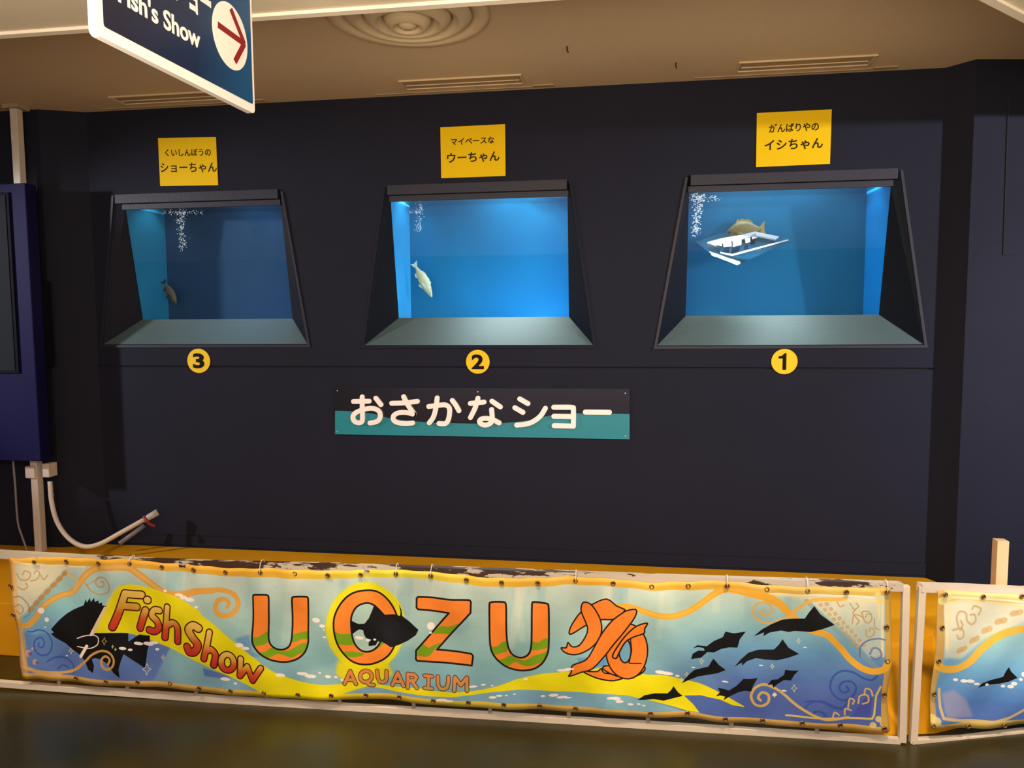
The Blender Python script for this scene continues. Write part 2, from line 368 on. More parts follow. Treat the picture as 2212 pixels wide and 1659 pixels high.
for k in (1, 2, 3):
    (TL, TR, BR, BL), (gx0, gx1) = WIN[k]
    we = empty('window_%d' % k); struct(we, '%s viewing window with sloping sill, over disc %d' % (words[k], k))
    yb, zb = gbot; yt, zt = gtop
    # splayed jambs, sill and header
    def slab(name, q, m, th):
        q = [Vector(x) for x in q]; n = (q[1]-q[0]).cross(q[2]-q[0]).normalized()
        bb = B(); bb.prism(q, n*th); return bb.build(name, m, we)
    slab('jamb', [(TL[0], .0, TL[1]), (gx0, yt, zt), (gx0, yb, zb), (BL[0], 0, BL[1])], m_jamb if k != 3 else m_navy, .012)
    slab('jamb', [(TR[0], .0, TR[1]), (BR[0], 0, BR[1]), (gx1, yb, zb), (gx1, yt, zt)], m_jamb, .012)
    slab('sill', [(BL[0], 0, BL[1]), (gx0, yb, zb), (gx1, yb, zb), (BR[0], 0, BR[1])], m_sill, .012)
    x0, x1 = TL[0]+.008, TR[0]-.008
    bb = B(); bb.box(((x0+x1)/2, -.004, 2.358), (x1-x0, .03, .054)); bb.build('header_board', m_navy_trim, we, bevel=.002)
    bb = B(); bb.box(((gx0+gx1)/2, .016, 2.314), (gx1-gx0+.012, .016, .030)); bb.build('header_lip', m_navy_trim, we)
    bb = B(); bb.box(((x0+x1)/2, .036, 2.372), (x1-x0+.10, .012, .135)); bb.build('header_light_block', m_groove, we)  # unseen board added to stop tank light leaking past the header
    # thin proud frame on the visible sides
    def rail(a, c, w=.014):
        bb = B(); bb.bar((a[0], -.006, a[1]), (c[0], -.003, c[1]), w, .008, up=(0, 1, 0)); bb.build('frame_strip', m_st, we)
    m_st = m_navy if k == 2 else m_navy_strip
    rail((TL[0]-.012, TL[1]-.01), (BL[0]-.012, BL[1]-.018)); rail((TR[0]+.012, TR[1]-.01), (BR[0]+.012, BR[1]-.018))
    rail((BL[0]-.02, BL[1]-.012), (BR[0]+.02, BR[1]-.012))
    # pane
    dn = Vector((0, yb-yt, zb-zt)).normalized(); up = Vector((0, -dn.z, dn.y))
    bb = B(); bb.prism([(gx0, yt+.004, zt), (gx1, yt+.004, zt), (gx1, yb+.004, zb), (gx0, yb+.004, zb)], up*.0); bb = B()
    bb.add([(gx0, yt+.003, zt), (gx1, yt+.003, zt), (gx1, yb+.003, zb), (gx0, yb+.003, zb)], [(0, 1, 2, 3)])
    g = bb.build('glass_pane', m_glass, we); g['label'] = 'clear leaning viewing pane'
    # the tank behind
    YB = .43; te = empty('fish_tank', ((gx0+gx1)/2, YB, 1.60))
    tag(te, {1: 'blue-lit fish tank at the right holding the floating tray, above disc 1', 2: 'brightest blue fish tank in the middle, above disc 2',
             3: 'dim grey-blue fish tank at the left, above disc 3'}[k], 'tank', 'fish tanks behind the wall')
    zt2, zb2 = 2.60, 1.61
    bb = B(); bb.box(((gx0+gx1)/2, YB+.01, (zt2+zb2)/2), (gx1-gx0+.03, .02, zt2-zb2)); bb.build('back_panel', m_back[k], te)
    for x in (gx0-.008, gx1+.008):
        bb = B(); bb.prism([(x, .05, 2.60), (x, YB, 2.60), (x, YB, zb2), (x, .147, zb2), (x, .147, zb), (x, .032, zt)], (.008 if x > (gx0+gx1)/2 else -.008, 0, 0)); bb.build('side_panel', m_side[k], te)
    bb = B(); bb.box(((gx0+gx1)/2, (.13+YB)/2, zb2), (gx1-gx0+.02, YB-.13, .02)); bb.build('bottom_panel', m_back[k], te)
    bb = B(); nx, ny = 24, 8
    zs = 2.335
    vs = [(gx0+(gx1-gx0)*i/nx, .05+(YB-.05)*j/ny, zs+.002*math.sin(i*1.3+j)*math.cos(j*1.9-i*.6)) for j in range(ny+1) for i in range(nx+1)]
    bb.add(vs, [(j*(nx+1)+i, j*(nx+1)+i+1, (j+1)*(nx+1)+i+1, (j+1)*(nx+1)+i) for j in range(ny) for i in range(nx)])
    ws = bb.build('water_surface', m_surf, te, smooth=True); ws['label'] = 'rippled water surface seen from below'
    bb = B(); bb.box(((gx0+gx1)/2, .26, 2.59), (.9, .34, .02)); bb.build('lamp_hood', m_lampdiff, te)
    pw = {1: 8.5, 2: 13.0, 3: 4.0}[k]; cl = {1: (.9, .97, 1.0), 2: (.95, .98, 1.0), 3: (.5, .8, 1.0)}[k]
    lamp('AREA', ((gx0+gx1)/2+{1: 0, 2: .1, 3: .1}[k], .33, 2.57), ((gx0+gx1)/2, .18, 1.6), pw, cl, .7, .12)
    ls = lamp('AREA', ((gx0+gx1)/2+{1: -.1, 2: .12, 3: .2}[k], .21, 2.25), ((gx0+gx1)/2+{1: -.12, 2: .15, 3: .2}[k], .06, 1.55), {1: 13, 2: 14, 3: 3.4}[k], {1: (.86, 1, .97), 2: (.88, 1, .98), 3: (.35, .68, 1)}[k], .55, .04)  # hidden lamp added inside the tank to brighten the sill
    ls.data.spread = math.radians(64)
    # extra lamp beside the lit end wall of each tank
    sx = {1: gx1-.12, 2: gx0+.12, 3: gx0+.16}[k]
    lamp('SPOT', (sx, .24, 2.52), ({1: gx1, 2: gx0, 3: gx0}[k], .28, 1.9), {1: 3.5, 2: 4.5, 3: 3.0}[k], (.8, .95, 1.0), .03, cone=80, blend=.8)

# small white flecks modelled in place of light glints in each tank
m_glint = mat('glint_white', (.97, .98, .95), .15, var=.02, spec=1.0)
def glints(name, segs, label, y, k):
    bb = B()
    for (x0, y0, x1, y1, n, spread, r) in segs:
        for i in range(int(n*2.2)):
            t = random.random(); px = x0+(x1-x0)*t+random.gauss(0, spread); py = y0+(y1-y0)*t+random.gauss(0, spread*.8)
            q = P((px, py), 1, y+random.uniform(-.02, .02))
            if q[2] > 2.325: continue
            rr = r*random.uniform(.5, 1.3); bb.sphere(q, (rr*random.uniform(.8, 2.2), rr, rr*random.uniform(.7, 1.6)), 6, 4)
    o = bb.build(name, m_glint, smooth=True); o['kind'] = 'stuff'; tag(o, label, 'glints'); return o
glints('light_glints', [(392, 455, 392, 505, 60, 5, .0022), (350, 459, 440, 459, 40, 3, .002), (392, 505, 394, 538, 40, 5, .0018)], 'cross-shaped cluster of light-glint flecks in the left dim tank', .12, 3)
glints('light_glints', [(908, 436, 906, 500, 50, 3.0, .0017), (880, 458, 915, 458, 24, 2.5, .0016), (900, 436, 900, 500, 16, 2, .0014)], 'thin vertical string of light-glint flecks in the middle tank', .12, 2)
glints('light_glints', [(1512, 425, 1500, 500, 80, 6, .0023), (1497, 424, 1520, 430, 40, 6, .0024), (1535, 425, 1552, 428, 16, 4, .0018), (1504, 490, 1504, 508, 20, 4, .002)], 'bright cluster of light-glint flecks in the upper left corner of the right tank', .10, 1)

# ------------------------------------------------------------------ fish
def fish(label, head, tail, H, th, up, col, colf, fins=True, ydep=.27, ridge=None):
    h = Vector(P(head, 1, ydep)); t = Vector(P(tail, 1, ydep)); L = (h-t).length; ax = (h-t).normalized()
    side = Vector((0, 1, 0)); v = ax.cross(side).normalized()
    if v.dot(Vector((up[0], 0, up[1]))) < 0: v = -v
    root = empty('fish', tuple((h+t)/2)); tag(root, label, 'fish', 'show fish in the tanks')
    mb = mat('fish_skin', col, .5, var=.35, nscale=22, bump=.3, bscale=90); mf = mat('fish_fin', colf, .5, var=.15)
    prof = [(0, .10, .12), (.04, .26, .35), (.12, .52, .62), (.25, .82, .92), (.4, 1, 1), (.55, .92, .85), (.68, .66, .6), (.78, .38, .4), (.84, .24, .28), (.88, .22, .18)]
    vs = []; fs = []; n = 14
    for (u, hh, ww) in prof:
        c = h-ax*L*u+v*H*.04*math.sin(u*3)
        for k in range(n):
            a = 2*math.pi*k/n; vs.append(c+v*H/2*hh*math.cos(a)+side*th/2*ww*math.sin(a))
    for i in range(len(prof)-1):
        for k in range(n): fs.append((i*n+k, i*n+(k+1) % n, (i+1)*n+(k+1) % n, (i+1)*n+k))
    fs += [tuple(range(n)), tuple((len(prof)-1)*n+k for k in range(n))]
    bb = B(); bb.add(vs, fs); bb.build('body', mb, root, smooth=True)
    def fin(name, pts, m=mf, dy=0):
        bb = B(); q = [h-ax*L*u+v*H*w_ for u, w_ in pts]; bb.prism([x-side*.0015+side*dy for x in q], side*.003); bb.build(name, m, root)
    fin('tail_fin', [(.85, .10), (.93, .26), (1.0, .36), (.975, .12), (.965, 0), (.975, -.12), (1.0, -.34), (.93, -.24), (.85, -.10)])
    fin('dorsal_fin', [(.28, .40), (.34, .62), (.40, .58), (.46, .63), (.52, .56), (.60, .56), (.68, .46), (.72, .30), (.5, .40)])
    fin('anal_fin', [(.58, -.36), (.66, -.52), (.72, -.42), (.74, -.24)])
    fin('pelvic_fin', [(.30, -.42), (.40, -.62), (.45, -.58), (.42, -.42)])
    fin('pectoral_fin', [(.26, -.05), (.38, .02), (.44, -.10), (.40, -.22), (.30, -.16)], dy=-th*.52)
    for sg in (-1, 1):
        bb = B(); bb.sphere(h-ax*L*.11+v*H*.08+side*sg*th*.29, .05*H, 8, 6); bb.build('eye', m_black, root, smooth=True)
    return root
fish('pale yellow fish swimming head-down in the middle tank', (933, 642), (893, 567), .062, .035, (1, .4), (.62, .60, .36), (.55, .75, .72))
fish('small brownish grey fish swimming head-down in the dim left tank', (381, 657), (352, 606), .060, .034, (1, .3), (.11, .095, .065), (.03, .032, .03))
fish('rounded olive brown fish above the floating tray in the right tank', (1566, 508), (1654, 494), .125, .05, (0, 1), (.13, .095, .020), (.24, .17, .04), ydep=.36)

# clear tilted plate with white strips and pale pieces in tank 1
OV = (1380, 340, 3.253)
def vw(V, pts): return [(V[0]+x/V[2], V[1]+y/V[2]) for x, y in pts]
tn = np.array([.12, -.55, .83]); tn /= np.linalg.norm(tn)
T0 = P(vw(OV, [(720, 610)])[0], 1, .24)
def PT(p): return PP(vw(OV, [p])[0], T0, tn)
plate = empty('tilted_plate', tuple(T0)); tag(plate, 'clear tilted tray with white strips floating under the olive fish', 'plate')
b = B(); b.prism([PT(p) for p in ((395, 590), (560, 540), (700, 520), (840, 505), (1055, 588), (960, 640), (690, 755), (520, 690))], tn*.006)
b.build('plate_sheet', clear('green_acrylic', (.80, .92, .90), .6, base=.03), plate)
mw = mat('white_plate_strip', (.24, .24, .25), .4, var=.03, emit=None)
b = B(); b.prism([PT(p)+tn*.012 for p in ((475, 620), (580, 592), (700, 570), (810, 543), (980, 578), (955, 598), (820, 570), (720, 592), (610, 618), (530, 641))], tn*.008); b.build('plate_strips', mw, plate)
b = B(); b.prism([PT(p)+tn*.0065 for p in ((570, 676), (655, 690), (1045, 585), (1050, 592), (655, 700), (572, 682))], tn*.002); b.build('plate_rim', mw, plate)
for q in [((545, 640), (570, 622), (576, 650)), ((590, 625), (640, 612), (645, 650), (590, 655)), ((655, 605), (715, 595), (712, 640), (655, 655)), ((740, 600), (775, 590), (775, 620), (745, 628)), ((785, 570), (815, 560), (828, 590), (790, 600))]:
    b = B(); b.prism([PT(p)+tn*.021 for p in q], tn*.003); b.build('pale_piece', mat('pink_white_piece', (.13, .10, .12), .3, var=.6, nscale=120), plate)

# ------------------------------------------------------------------ signs on the wall
ys = (0, -.0, 0); SX = np.array([1, 0, 0.]); SZ = np.array([0, 0, 1.])
for q, l1, l2, lab, b1, b2, wb_ in [
    ([(341, 298), (466, 296), (471, 400), (346, 402)], 'くいしんぼうの', 'ショーちゃん', 'yellow name card above the left tank', (357, 322, 455, 338), (347, 352, 468, 373), 0.012),
    ([(951, 275), (1091, 268), (1092, 380), (953, 385)], 'マイペースな', 'ウーちゃん', 'yellow name card above the middle tank', (974, 299, 1068, 314), (966, 331, 1079, 353), 0.02),
    ([(1635, 244), (1797, 236), (1793, 354), (1633, 361)], 'がんばりやの', 'イシちゃん', 'yellow name card above the right tank', (1661, 268, 1769, 287), (1651, 303, 1778, 326), 0.02)]:
    W = [P(p, 1, -.006) for p in q]
    e = empty('name_card', tuple(np.mean(W, 0))); tag(e, lab+', reading '+l2, 'sign', 'yellow name cards over the tanks')
    bb = B(); bb.prism(W, (0, .005, 0)); bb.build('card', m_yellow, e, bevel=.0008)
    for body, bx in ((l1, b1), (l2, b2)):
        a = P((bx[0], bx[3]), 1, -.0065); c = P((bx[2], bx[1]), 1, -.0065)
        sh = 0
        r = P((bx[2], bx[3]), 1, -.0065)
        # follow the card's own slope
        sv = (W[1]-W[0])/np.linalg.norm(W[1]-W[0])
        text_part('lettering', body, (a[0], -.0065, (a[2]+r[2])/2 if False else a[2]), sv, SZ, (0, c[0]-a[0], 0, abs(P((bx[0], bx[1]), 1, -.0065)[2]-a[2])), m_ink2, e, .001, wb_)
for n_, c, r, lab in [('3', (429, 779.5), 24.5, 'yellow round number disc under the left tank, reading 3'), ('2', (1032, 781.5), 25.5, 'yellow round number disc under the middle tank, reading 2'),
                  ('1', (1694.5, 781), 28.5, 'yellow round number disc under the right tank, reading 1')]:
    c3 = P(c, 1, -.006); rad = abs(P((c[0]+r, c[1]), 1, -.006)[0]-c3[0])
    e = empty('number_disc', tuple(c3)); tag(e, lab, 'sign', 'numbered discs under the tanks')
    bb = B(); bb.prism([c3+np.array([rad*math.cos(t), 0, rad*math.sin(t)]) for t in np.linspace(0, 2*math.pi, 48, endpoint=False)], (0, .0055, 0)); bb.build('disc', m_disc, e, bevel=.0006)
    hw = rad*{'3': .50, '2': .52, '1': .33}[n_]; hh = rad*.62; dx = -rad*.05 if n_ == '1' else 0
    if n_ == '1':
        bb = B(); pt = lambda a, b_: c3+np.array([a*rad, -.0006, b_*rad])
        bb.prism([pt(*q) for q in ((-.45, .42), (-.2, .46), (.0, .66), (.14, .66), (.14, -.66), (-.14, -.66), (-.14, .24), (-.45, .24))], (0, -.001, 0)); bb.build('numeral', m_ink, e)
    else:
        text_part('numeral', n_, c3+np.array([0, -.0005, 0]), SX, SZ, (-hw, hw, -hh, hh), m_ink, e, .001, .035)

# big board reading おさかなショー
VS = (680, 800, 3.072)
yb_ = -.012
def PB(p): return P(vw(VS, [p])[0], 1, yb_)
bc = PB((1100, 280)); board = empty('show_board', tuple(bc)); tag(board, 'long glossy board with raised white lettering reading おさかなショー above a teal wave', 'sign')
b = B(); b.prism([PB(p) for p in ((127, 112), (2092, 124), (2088, 457), (135, 424))], (0, .006, 0)); b.build('acrylic_sheet', m_acr, board, bevel=.001)
wave = cr([(135, 268), (245, 272), (400, 290), (500, 318), (680, 340), (950, 352), (1200, 352), (1400, 335), (1520, 308), (1620, 292), (1780, 285), (2089, 290)], 4)
b = B()
wv = [PB(p)+np.array([0, -.0012, 0]) for p in wave]; lw = [PB((p[0], 424+(p[0]-135)*33/1953))+np.array([0, -.0012, 0]) for p in wave]
nW = len(wv); b.add(wv+lw+[v+np.array([0, .001, 0]) for v in wv+lw], [(i, i+1, nW+i+1, nW+i) for i in range(nW-1)]+[(i, 2*nW+i, 2*nW+i+1, i+1) for i in range(nW-1)])
b.build('teal_wave', m_teal, board)
for p in ((150, 135), (1082, 142), (2060, 152), (150, 405), (2060, 436)):
    b = B(); b.sphere(PB(p)+np.array([0, -.002, 0]), (.004, .003, .004), 8, 6); b.build('screw', m_white_metal, board, smooth=True)
letters = [
 [[(262, 205), (366, 203)], [(320, 174), (320, 250), (321, 330), (300, 346), (268, 335), (259, 305), (280, 278), (330, 258), (385, 250), (428, 266), (441, 300), (428, 330), (400, 343), (372, 347)], [(410, 183), (444, 226)]],
 [[(515, 217), (600, 214), (685, 204)], [(594, 173), (620, 225), (665, 290)], [(665, 290), (610, 278), (560, 280), (528, 300), (530, 330), (562, 346), (610, 350), (654, 347)]],
 [[(760, 238), (820, 231), (870, 228), (896, 248), (897, 290), (886, 335), (865, 352), (828, 350)], [(816, 181), (806, 255), (790, 310), (764, 346)], [(916, 198), (940, 230), (960, 266)]],
 [[(1035, 218), (1126, 209)], [(1086, 183), (1066, 250), (1036, 311)], [(1178, 203), (1234, 241)], [(1176, 258), (1180, 310), (1176, 340), (1150, 358), (1118, 358), (1096, 340), (1108, 321), (1145, 317), (1185, 326), (1226, 346)]],
 [[(1362, 188), (1416, 219)], [(1330, 246), (1383, 277)], [(1342, 361), (1400, 355), (1450, 338), (1500, 300), (1532, 250)]],
 [[(1587, 243), (1690, 243), (1717, 246), (1718, 300), (1717, 368), (1660, 367), (1590, 365)], [(1588, 303), (1705, 305)]],
 [[(1796, 275), (1955, 277)]]]
mmz = 1/3.072/F*4.1
for L in letters:
    b = B()
    for i, st in enumerate(L):
        sharp = L is letters[5] or len(st) == 2
        pts = st if sharp else cr(st, 5)
        w3 = [PB(p) for p in pts]; o2 = stroke2d([(q[0], q[2]) for q in w3], 33*mmz)
        # build as ribbon + caps: quads along the stroke, discs at the ends
        nn = len(pts); dep0 = yb_-.004-.0003*i; dep1 = yb_-.016-.0003*i
        for j in range(nn-1):
            a, c = np.array((w3[j][0], w3[j][2])), np.array((w3[j+1][0], w3[j+1][2])); d = (c-a)/np.linalg.norm(c-a); n2 = np.array([-d[1], d[0]])*33*mmz/2
            qd = [a+n2, c+n2, c-n2, a-n2]; b.prism([(x, dep1-.00003*j, z) for x, z in qd], (0, dep0-dep1, 0))
        for j in range(nn):
            cc = (w3[j][0], w3[j][2]); b.prism([(cc[0]+33*mmz/2*math.cos(t), dep1-.00002-.00003*j, cc[1]+33*mmz/2*math.sin(t)) for t in np.linspace(0, 2*math.pi, 16, endpoint=False)], (0, dep0-dep1, 0))
        if L is letters[4]: b.build('letter_stroke', m_white, board); b = B()
    if b.v: b.build('raised_letter', m_white, board)

# ------------------------------------------------------------------ hanging sign
A0 = np.array([-.9894, -2.7844, 2.15]); A1 = np.array([-.9524, -2.2411, 2.15]); hs = (A1-A0)/np.linalg.norm(A1-A0); hn = np.cross(hs, SZ); HW = np.linalg.norm(A1-A0)
HH = .36
def PH(px):
    q = PP(px, A0, hn)-A0; return np.array([q@hs, q[2]])
def HP(st, off=0): return A0+hs*st[0]+SZ*st[1]+hn*off
hang = empty('hanging_sign', tuple(A0)); tag(hang, "blue hanging direction sign with red arrow, reading Fish's Show", 'sign')
# which way faces the camera
sg = 1 if (CAM-A0)@hn > 0 else -1
def rrect(x0, x1, z0, z1, r, n=5):
    out = []
    for cx, cz, a0 in ((x1-r, z0+r, -90), (x1-r, z1-r, 0), (x0+r, z1-r, 90), (x0+r, z0+r, 180)):
        for k in range(n+1):
            a = math.radians(a0+90*k/n); out.append((cx+r*math.cos(a), cz+r*math.sin(a)))
    return out
b = B(); b.prism([HP(p, -.008) for p in rrect(0, HW, 0, HH, .012)], tuple(hn*.016)); b.build('sign_frame', mat('white_sign_edge', (.80, .76, .78), .4, var=.02), hang)
def sign_blue():
    m = mat('navy_to_teal_print', (.1, .1, .1), .25, var=0)
    nt = m.node_tree; bs = nt.nodes['Principled BSDF']; tc = nt.nodes.new('ShaderNodeTexCoord'); sp = nt.nodes.new('ShaderNodeSeparateXYZ')
    nt.links.new(tc.outputs['Object'], sp.inputs[0]); rp = nt.nodes.new('ShaderNodeValToRGB'); mr = nt.nodes.new('ShaderNodeMapRange')
    mr.inputs[1].default_value = .05; mr.inputs[2].default_value = HW; nt.links.new(sp.outputs[1], mr.inputs[0]); nt.links.new(mr.outputs[0], rp.inputs[0])
    e = rp.color_ramp.elements; e[0].color = (*rgb(7, 13, 46), 1); e[1].color = (*rgb(8, 76, 128), 1); x = e.new(.5); x.color = (*rgb(5, 34, 72), 1)
    nt.links.new(rp.outputs[0], bs.inputs['Base Color']); return m
b = B(); b.prism([HP(p, sg*.0082) for p in rrect(.02, HW-.010, .022, HH-.015, .006)], tuple(hn*sg*.001)); b.build('sign_face', sign_blue(), hang)
b = B(); cc = PH((490, 79)); wr_, hr_ = (PH((528, 90))[0]-PH((453, 70))[0])/2, abs(PH((506, 161))[1]-PH((474, -5))[1])/2
rc = (wr_+hr_)/2
cc = (cc[0], PH((512, 161))[1]+rc)
b.prism([HP((cc[0]+wr_*math.cos(t), cc[1]+rc*math.sin(t)), sg*.0094) for t in np.linspace(0, 2*math.pi, 48, endpoint=False)], tuple(hn*sg*.0008)); b.build('arrow_disc', mat('white_print', (.82, .76, .76), .4, var=.02), hang)
mr_ = mat('dark_red_print', rgb(125, 12, 28), .5, var=.05)
b = B()
for k_, st in enumerate([[(462, 54), (519, 95)], [(490, 20), (520, 96)], [(520, 94), (499, 134)]]):
    a, c = PH(st[0]), PH(st[1]); d = (c-a)/np.linalg.norm(c-a); n2 = np.array([-d[1], d[0]])*.0075
    b.prism([HP(p, sg*(.0104+.0002*k_)) for p in (a+n2, c+n2, c-n2, a-n2)], tuple(hn*sg*.0005))
b.build('arrow', mr_, hang)
s_w = mat('white_sign_print', (.72, .72, .76), .4, var=.02)
hss = hs if sg > 0 else hs
a = PH((251, 10)); c = PH((424, 103)); top = PH((351, 22)); bot = PH((351, 66))
def htext(body, s0, s1, t0, t1, bold):
    n = np.cross(hs, SZ)
    return text_part('lettering', body, HP((0, 0), sg*.0094), hs, SZ, (s0, s1, t0, t1), s_w, hang, .0008 if sg > 0 else -.0008, bold)
tb = PH((352, 66))[1]; tt = PH((355, 24))[1]
s0_, s1_ = PH((246, 0))[0], PH((424, 80))[0]
htext("Fish's Show", s0_, s1_, min(tb, tt), max(tb, tt), .02)
jb = PH((418, 33))[1]
htext('おさかなショー', .05, PH((448, 20))[0], jb, jb+.085, .03)
for f_ in (.12, .88):
    b = B(); q0 = HP((HW*f_, HH)); b.tube([q0, q0+SZ*(ZS-HH-2.15)], .004, 8); b.build('hanging_rod', m_white_metal, hang, smooth=True)

# ------------------------------------------------------------------ ceiling fittings
dc = Vector((-.87, -1.06, ZC)); dif = empty('ceiling_diffuser', tuple(dc)); tag(dif, 'round cream air diffuser with nested cones on the ceiling', 'air diffuser')
m_dif = mat('cream_diffuser', (.66, .54, .36), .6, var=.05)
def lathe(prof, n=48):
    vs = []; fs = []
    for r, z in prof:
        for k in range(n): vs.append(dc+Vector((r*math.cos(2*math.pi*k/n), r*math.sin(2*math.pi*k/n), z)))
    for i in range(len(prof)-1):
        for k in range(n): fs.append((i*n+k, i*n+(k+1) % n, (i+1)*n+(k+1) % n, (i+1)*n+k))
    bb = B(); bb.add(vs, fs); return bb
lathe([(.335, -.001), (.338, -.010), (.32, -.022), (.285, -.020), (.270, -.004), (.268, 0)]).build('outer_ring', m_dif, dif, smooth=True)
lathe([(.262, -.010), (.250, -.024), (.222, -.040), (.205, -.038), (.185, -.006)]).build('cone_ring', m_dif, dif, smooth=True)
lathe([(.178, -.016), (.165, -.034), (.140, -.052), (.125, -.048), (.105, -.010)]).build('cone_ring', m_dif, dif, smooth=True)
lathe([(.098, -.022), (.088, -.046), (.066, -.066), (.052, -.060), (.045, -.015)]).build('cone_ring', m_dif, dif, smooth=True)
lathe([(.0001, -.066), (.02, -.065), (.036, -.055), (.040, -.035), (.03, -.0), (.0001, -.0)]).build('centre_cap', m_dif, dif, smooth=True)
for x0, x1, lab in ((.57, 1.197, 'long recessed slot fitting in the ceiling above the right tank'), (-1.15, -.515, 'long recessed slot fitting in the ceiling above the middle tank'), (-2.81, -2.15, 'long recessed slot fitting in the ceiling above the left tank')):
    e = empty('ceiling_slot', ((x0+x1)/2, -.18, ZC)); tag(e, lab, 'ceiling fitting', 'slot fittings over the tanks')
    ym, hy = -.185, .065
    bb = B(); bb.box(((x0+x1)/2, ym, ZC-.0015), (x1-x0, 2*hy, .003)); bb.build('slot_cover', m_vent, e)
    for yy in (ym-hy, ym+hy):
        bb = B(); bb.box(((x0+x1)/2, yy, ZC-.004), (x1-x0+.012, .008, .008)); bb.build('slot_rim', m_ceil, e)
    for xx in (x0, x1):
        bb = B(); bb.box((xx, ym, ZC-.004), (.008, 2*hy, .008)); bb.build('slot_rim', m_ceil, e)
    bb = B(); bb.box(((x0+x1)/2, ym+.01, ZC-.005), (x1-x0-.03, .006, .004)); bb.build('slot_rib', m_ceil, e)
    bb = B(); bb.box(((x0+x1)/2-.02, -.045, ZC-.002), (x1-x0+.36, .012, .004)); bb.build('track_strip', m_vent, e)
    bb = B(); bb.box((x1+.10, -.058, ZC-.003), (.11, .03, .006)); bb.build('end_plate', m_vent, e)
for px, lab in (((1225, 100), 'small dark ceiling hook nearest the round diffuser'), ((1460, 135), 'small dark ceiling hook between the two right slot fittings')):
    q = P(px, 2, ZC); bb = B(); bb.tube([q, q+np.array([0, 0, -.02]), q+np.array([.006, 0, -.028])], .003, 6); tag(bb.build('ceiling_hook', m_groove, origin=q, smooth=True), lab, 'hook')

# ------------------------------------------------------------------ platform
plat = [(-6.0, -.971), (-2.95, -.971), (-1.2, -.945), (1.00, -.918), (1.20, -.87), (1.346, -.755), (1.50, -.55), (1.62, -.33), (1.66, -.12), (1.60, -.005), (XL, -.005), (-3.38, -.105), (-6, -.105)]
low = [(-6.0, -.99), (-2.95, -.99), (-1.2, -1.02), (1.00, -1.165), (1.22, -1.12), (1.42, -1.02), (1.66, -.76), (1.85, -.45), (1.92, -.15), (1.62, -.005), (XL, -.005), (-3.38, -.105), (-6, -.105)]
n_ = len(plat); b = B()
b.add([(x, y, 0) for x, y in low]+[(x, y, .258) for x, y in plat], [(i, (i+1) % n_, n_+(i+1) % n_, n_+i) for i in range(n_)]+[tuple(range(n_-1, -1, -1)), tuple(range(n_, 2*n_))])
tag(b.build('low_platform', m_orange, bevel=.006), 'orange-yellow painted low platform at the foot of the navy wall', 'platform')
# ------------------------------------------------------------------ left cabinet, pole, cables
po = P((38, 300), 1, -.187)
pole = empty('support_pole', (po[0], -.187, .258)); tag(pole, 'white square pole running from platform to ceiling behind the indigo cabinet', 'pole')
b = B(); b.box((po[0], -.187, (.258+ZC)/2), (.045, .045, ZC-.258)); b.build('shaft', m_white_metal, pole, bevel=.003)
b = B(); b.box((po[0], -.187, ZC-.012), (.10, .09, .022)); b.build('top_plate', m_vent, pole)
for q0, q1 in (((60, 1006), (82, 1032)), ((97, 1000), (113, 1030))):
    a = P(q0, 1, -.20); c = P(q1, 1, -.20); b = B(); b.box(((a[0]+c[0])/2, -.19, (a[2]+c[2])/2), (abs(c[0]-a[0]), .07, abs(a[2]-c[2]))); b.build('bracket', m_white_metal, pole, bevel=.006)
a = P((106, 1069), 1, -.19); b = B(); b.tube([a, a+np.array([.03, 0, 0])], .008, 8); b.build('bolt', m_white_metal, pole, smooth=True)
ybk = -.14
xr = P((120, 700), 1, ybk)[0]
# front depth so that the same x is seen at pixel 71
d = RM@_ray((71, 700)); tt_ = (xr-CAM[0])/d[0]; yfr = (CAM+tt_*d)[1]
zt_ = P((50, 395), 1, yfr)[2]; zb_ = P((93, 997), 1, yfr)[2]
cab = empty('wall_cabinet', (xr-.4, (ybk+yfr)/2, zb_)); tag(cab, 'indigo hung cabinet with a dark front panel at the left edge', 'cabinet')
b = B(); b.box((xr-.45, (ybk-.09+yfr)/2, (zt_+zb_)/2), (.9, abs(yfr-(ybk-.09)), zt_-zb_)); b.build('case', m_cab, cab, bevel=.006)
b = B(); b.box((xr-.45, ybk-.045, (zt_+zb_)/2), (.86, .088, .5)); b.build('rear_bracket', m_black, cab)
sxr = P((44, 800), 1, yfr)[0]; szb = P((44, 806), 1, yfr)[2]
b = B(); b.box((sxr-.3, yfr-.006, (zt_-.05+szb)/2), (.6, .012, zt_-.05-szb)); b.build('front_frame', m_black, cab, bevel=.002)
b = B(); b.box((sxr-.32, yfr-.014, (zt_-.05+szb)/2), (.60, .004, zt_-.08-szb)); b.build('front_panel', m_screen, cab)
hp = [((108, 1040), -.215), ((112, 1085), -.23), ((124, 1128), -.26), ((148, 1162), -.30), ((180, 1180), -.32), ((215, 1175), -.30), ((262, 1150), -.24), ((312, 1122), -.16)]
b = B(); b.tube(cr([P(p, 1, y) for p, y in hp], 8), .0135, 10)
hose = empty('hose', tuple(P((180, 1180), 1, -.32))); tag(hose, 'cream hose drooping from the pole with a red strap near its end', 'hose')
b.build('hose_tube', m_hose, hose, smooth=True)
b = B(); b.tube([P((310, 1124), 1, -.165), P((322, 1117), 1, -.145), P((341, 1106), 1, -.12)], [.0135, .019, .021], 12); b.build('nozzle', mat('pale_grey_nozzle', (.48, .44, .42), .4), hose, smooth=True)
b = B(); b.tube(cr([P((311, 1116), 1, -.19), P((316, 1124), 1, -.20), P((324, 1132), 1, -.18), P((335, 1136), 1, -.16)], 5), .009, 8); b.build('strap', m_red, hose, smooth=True)
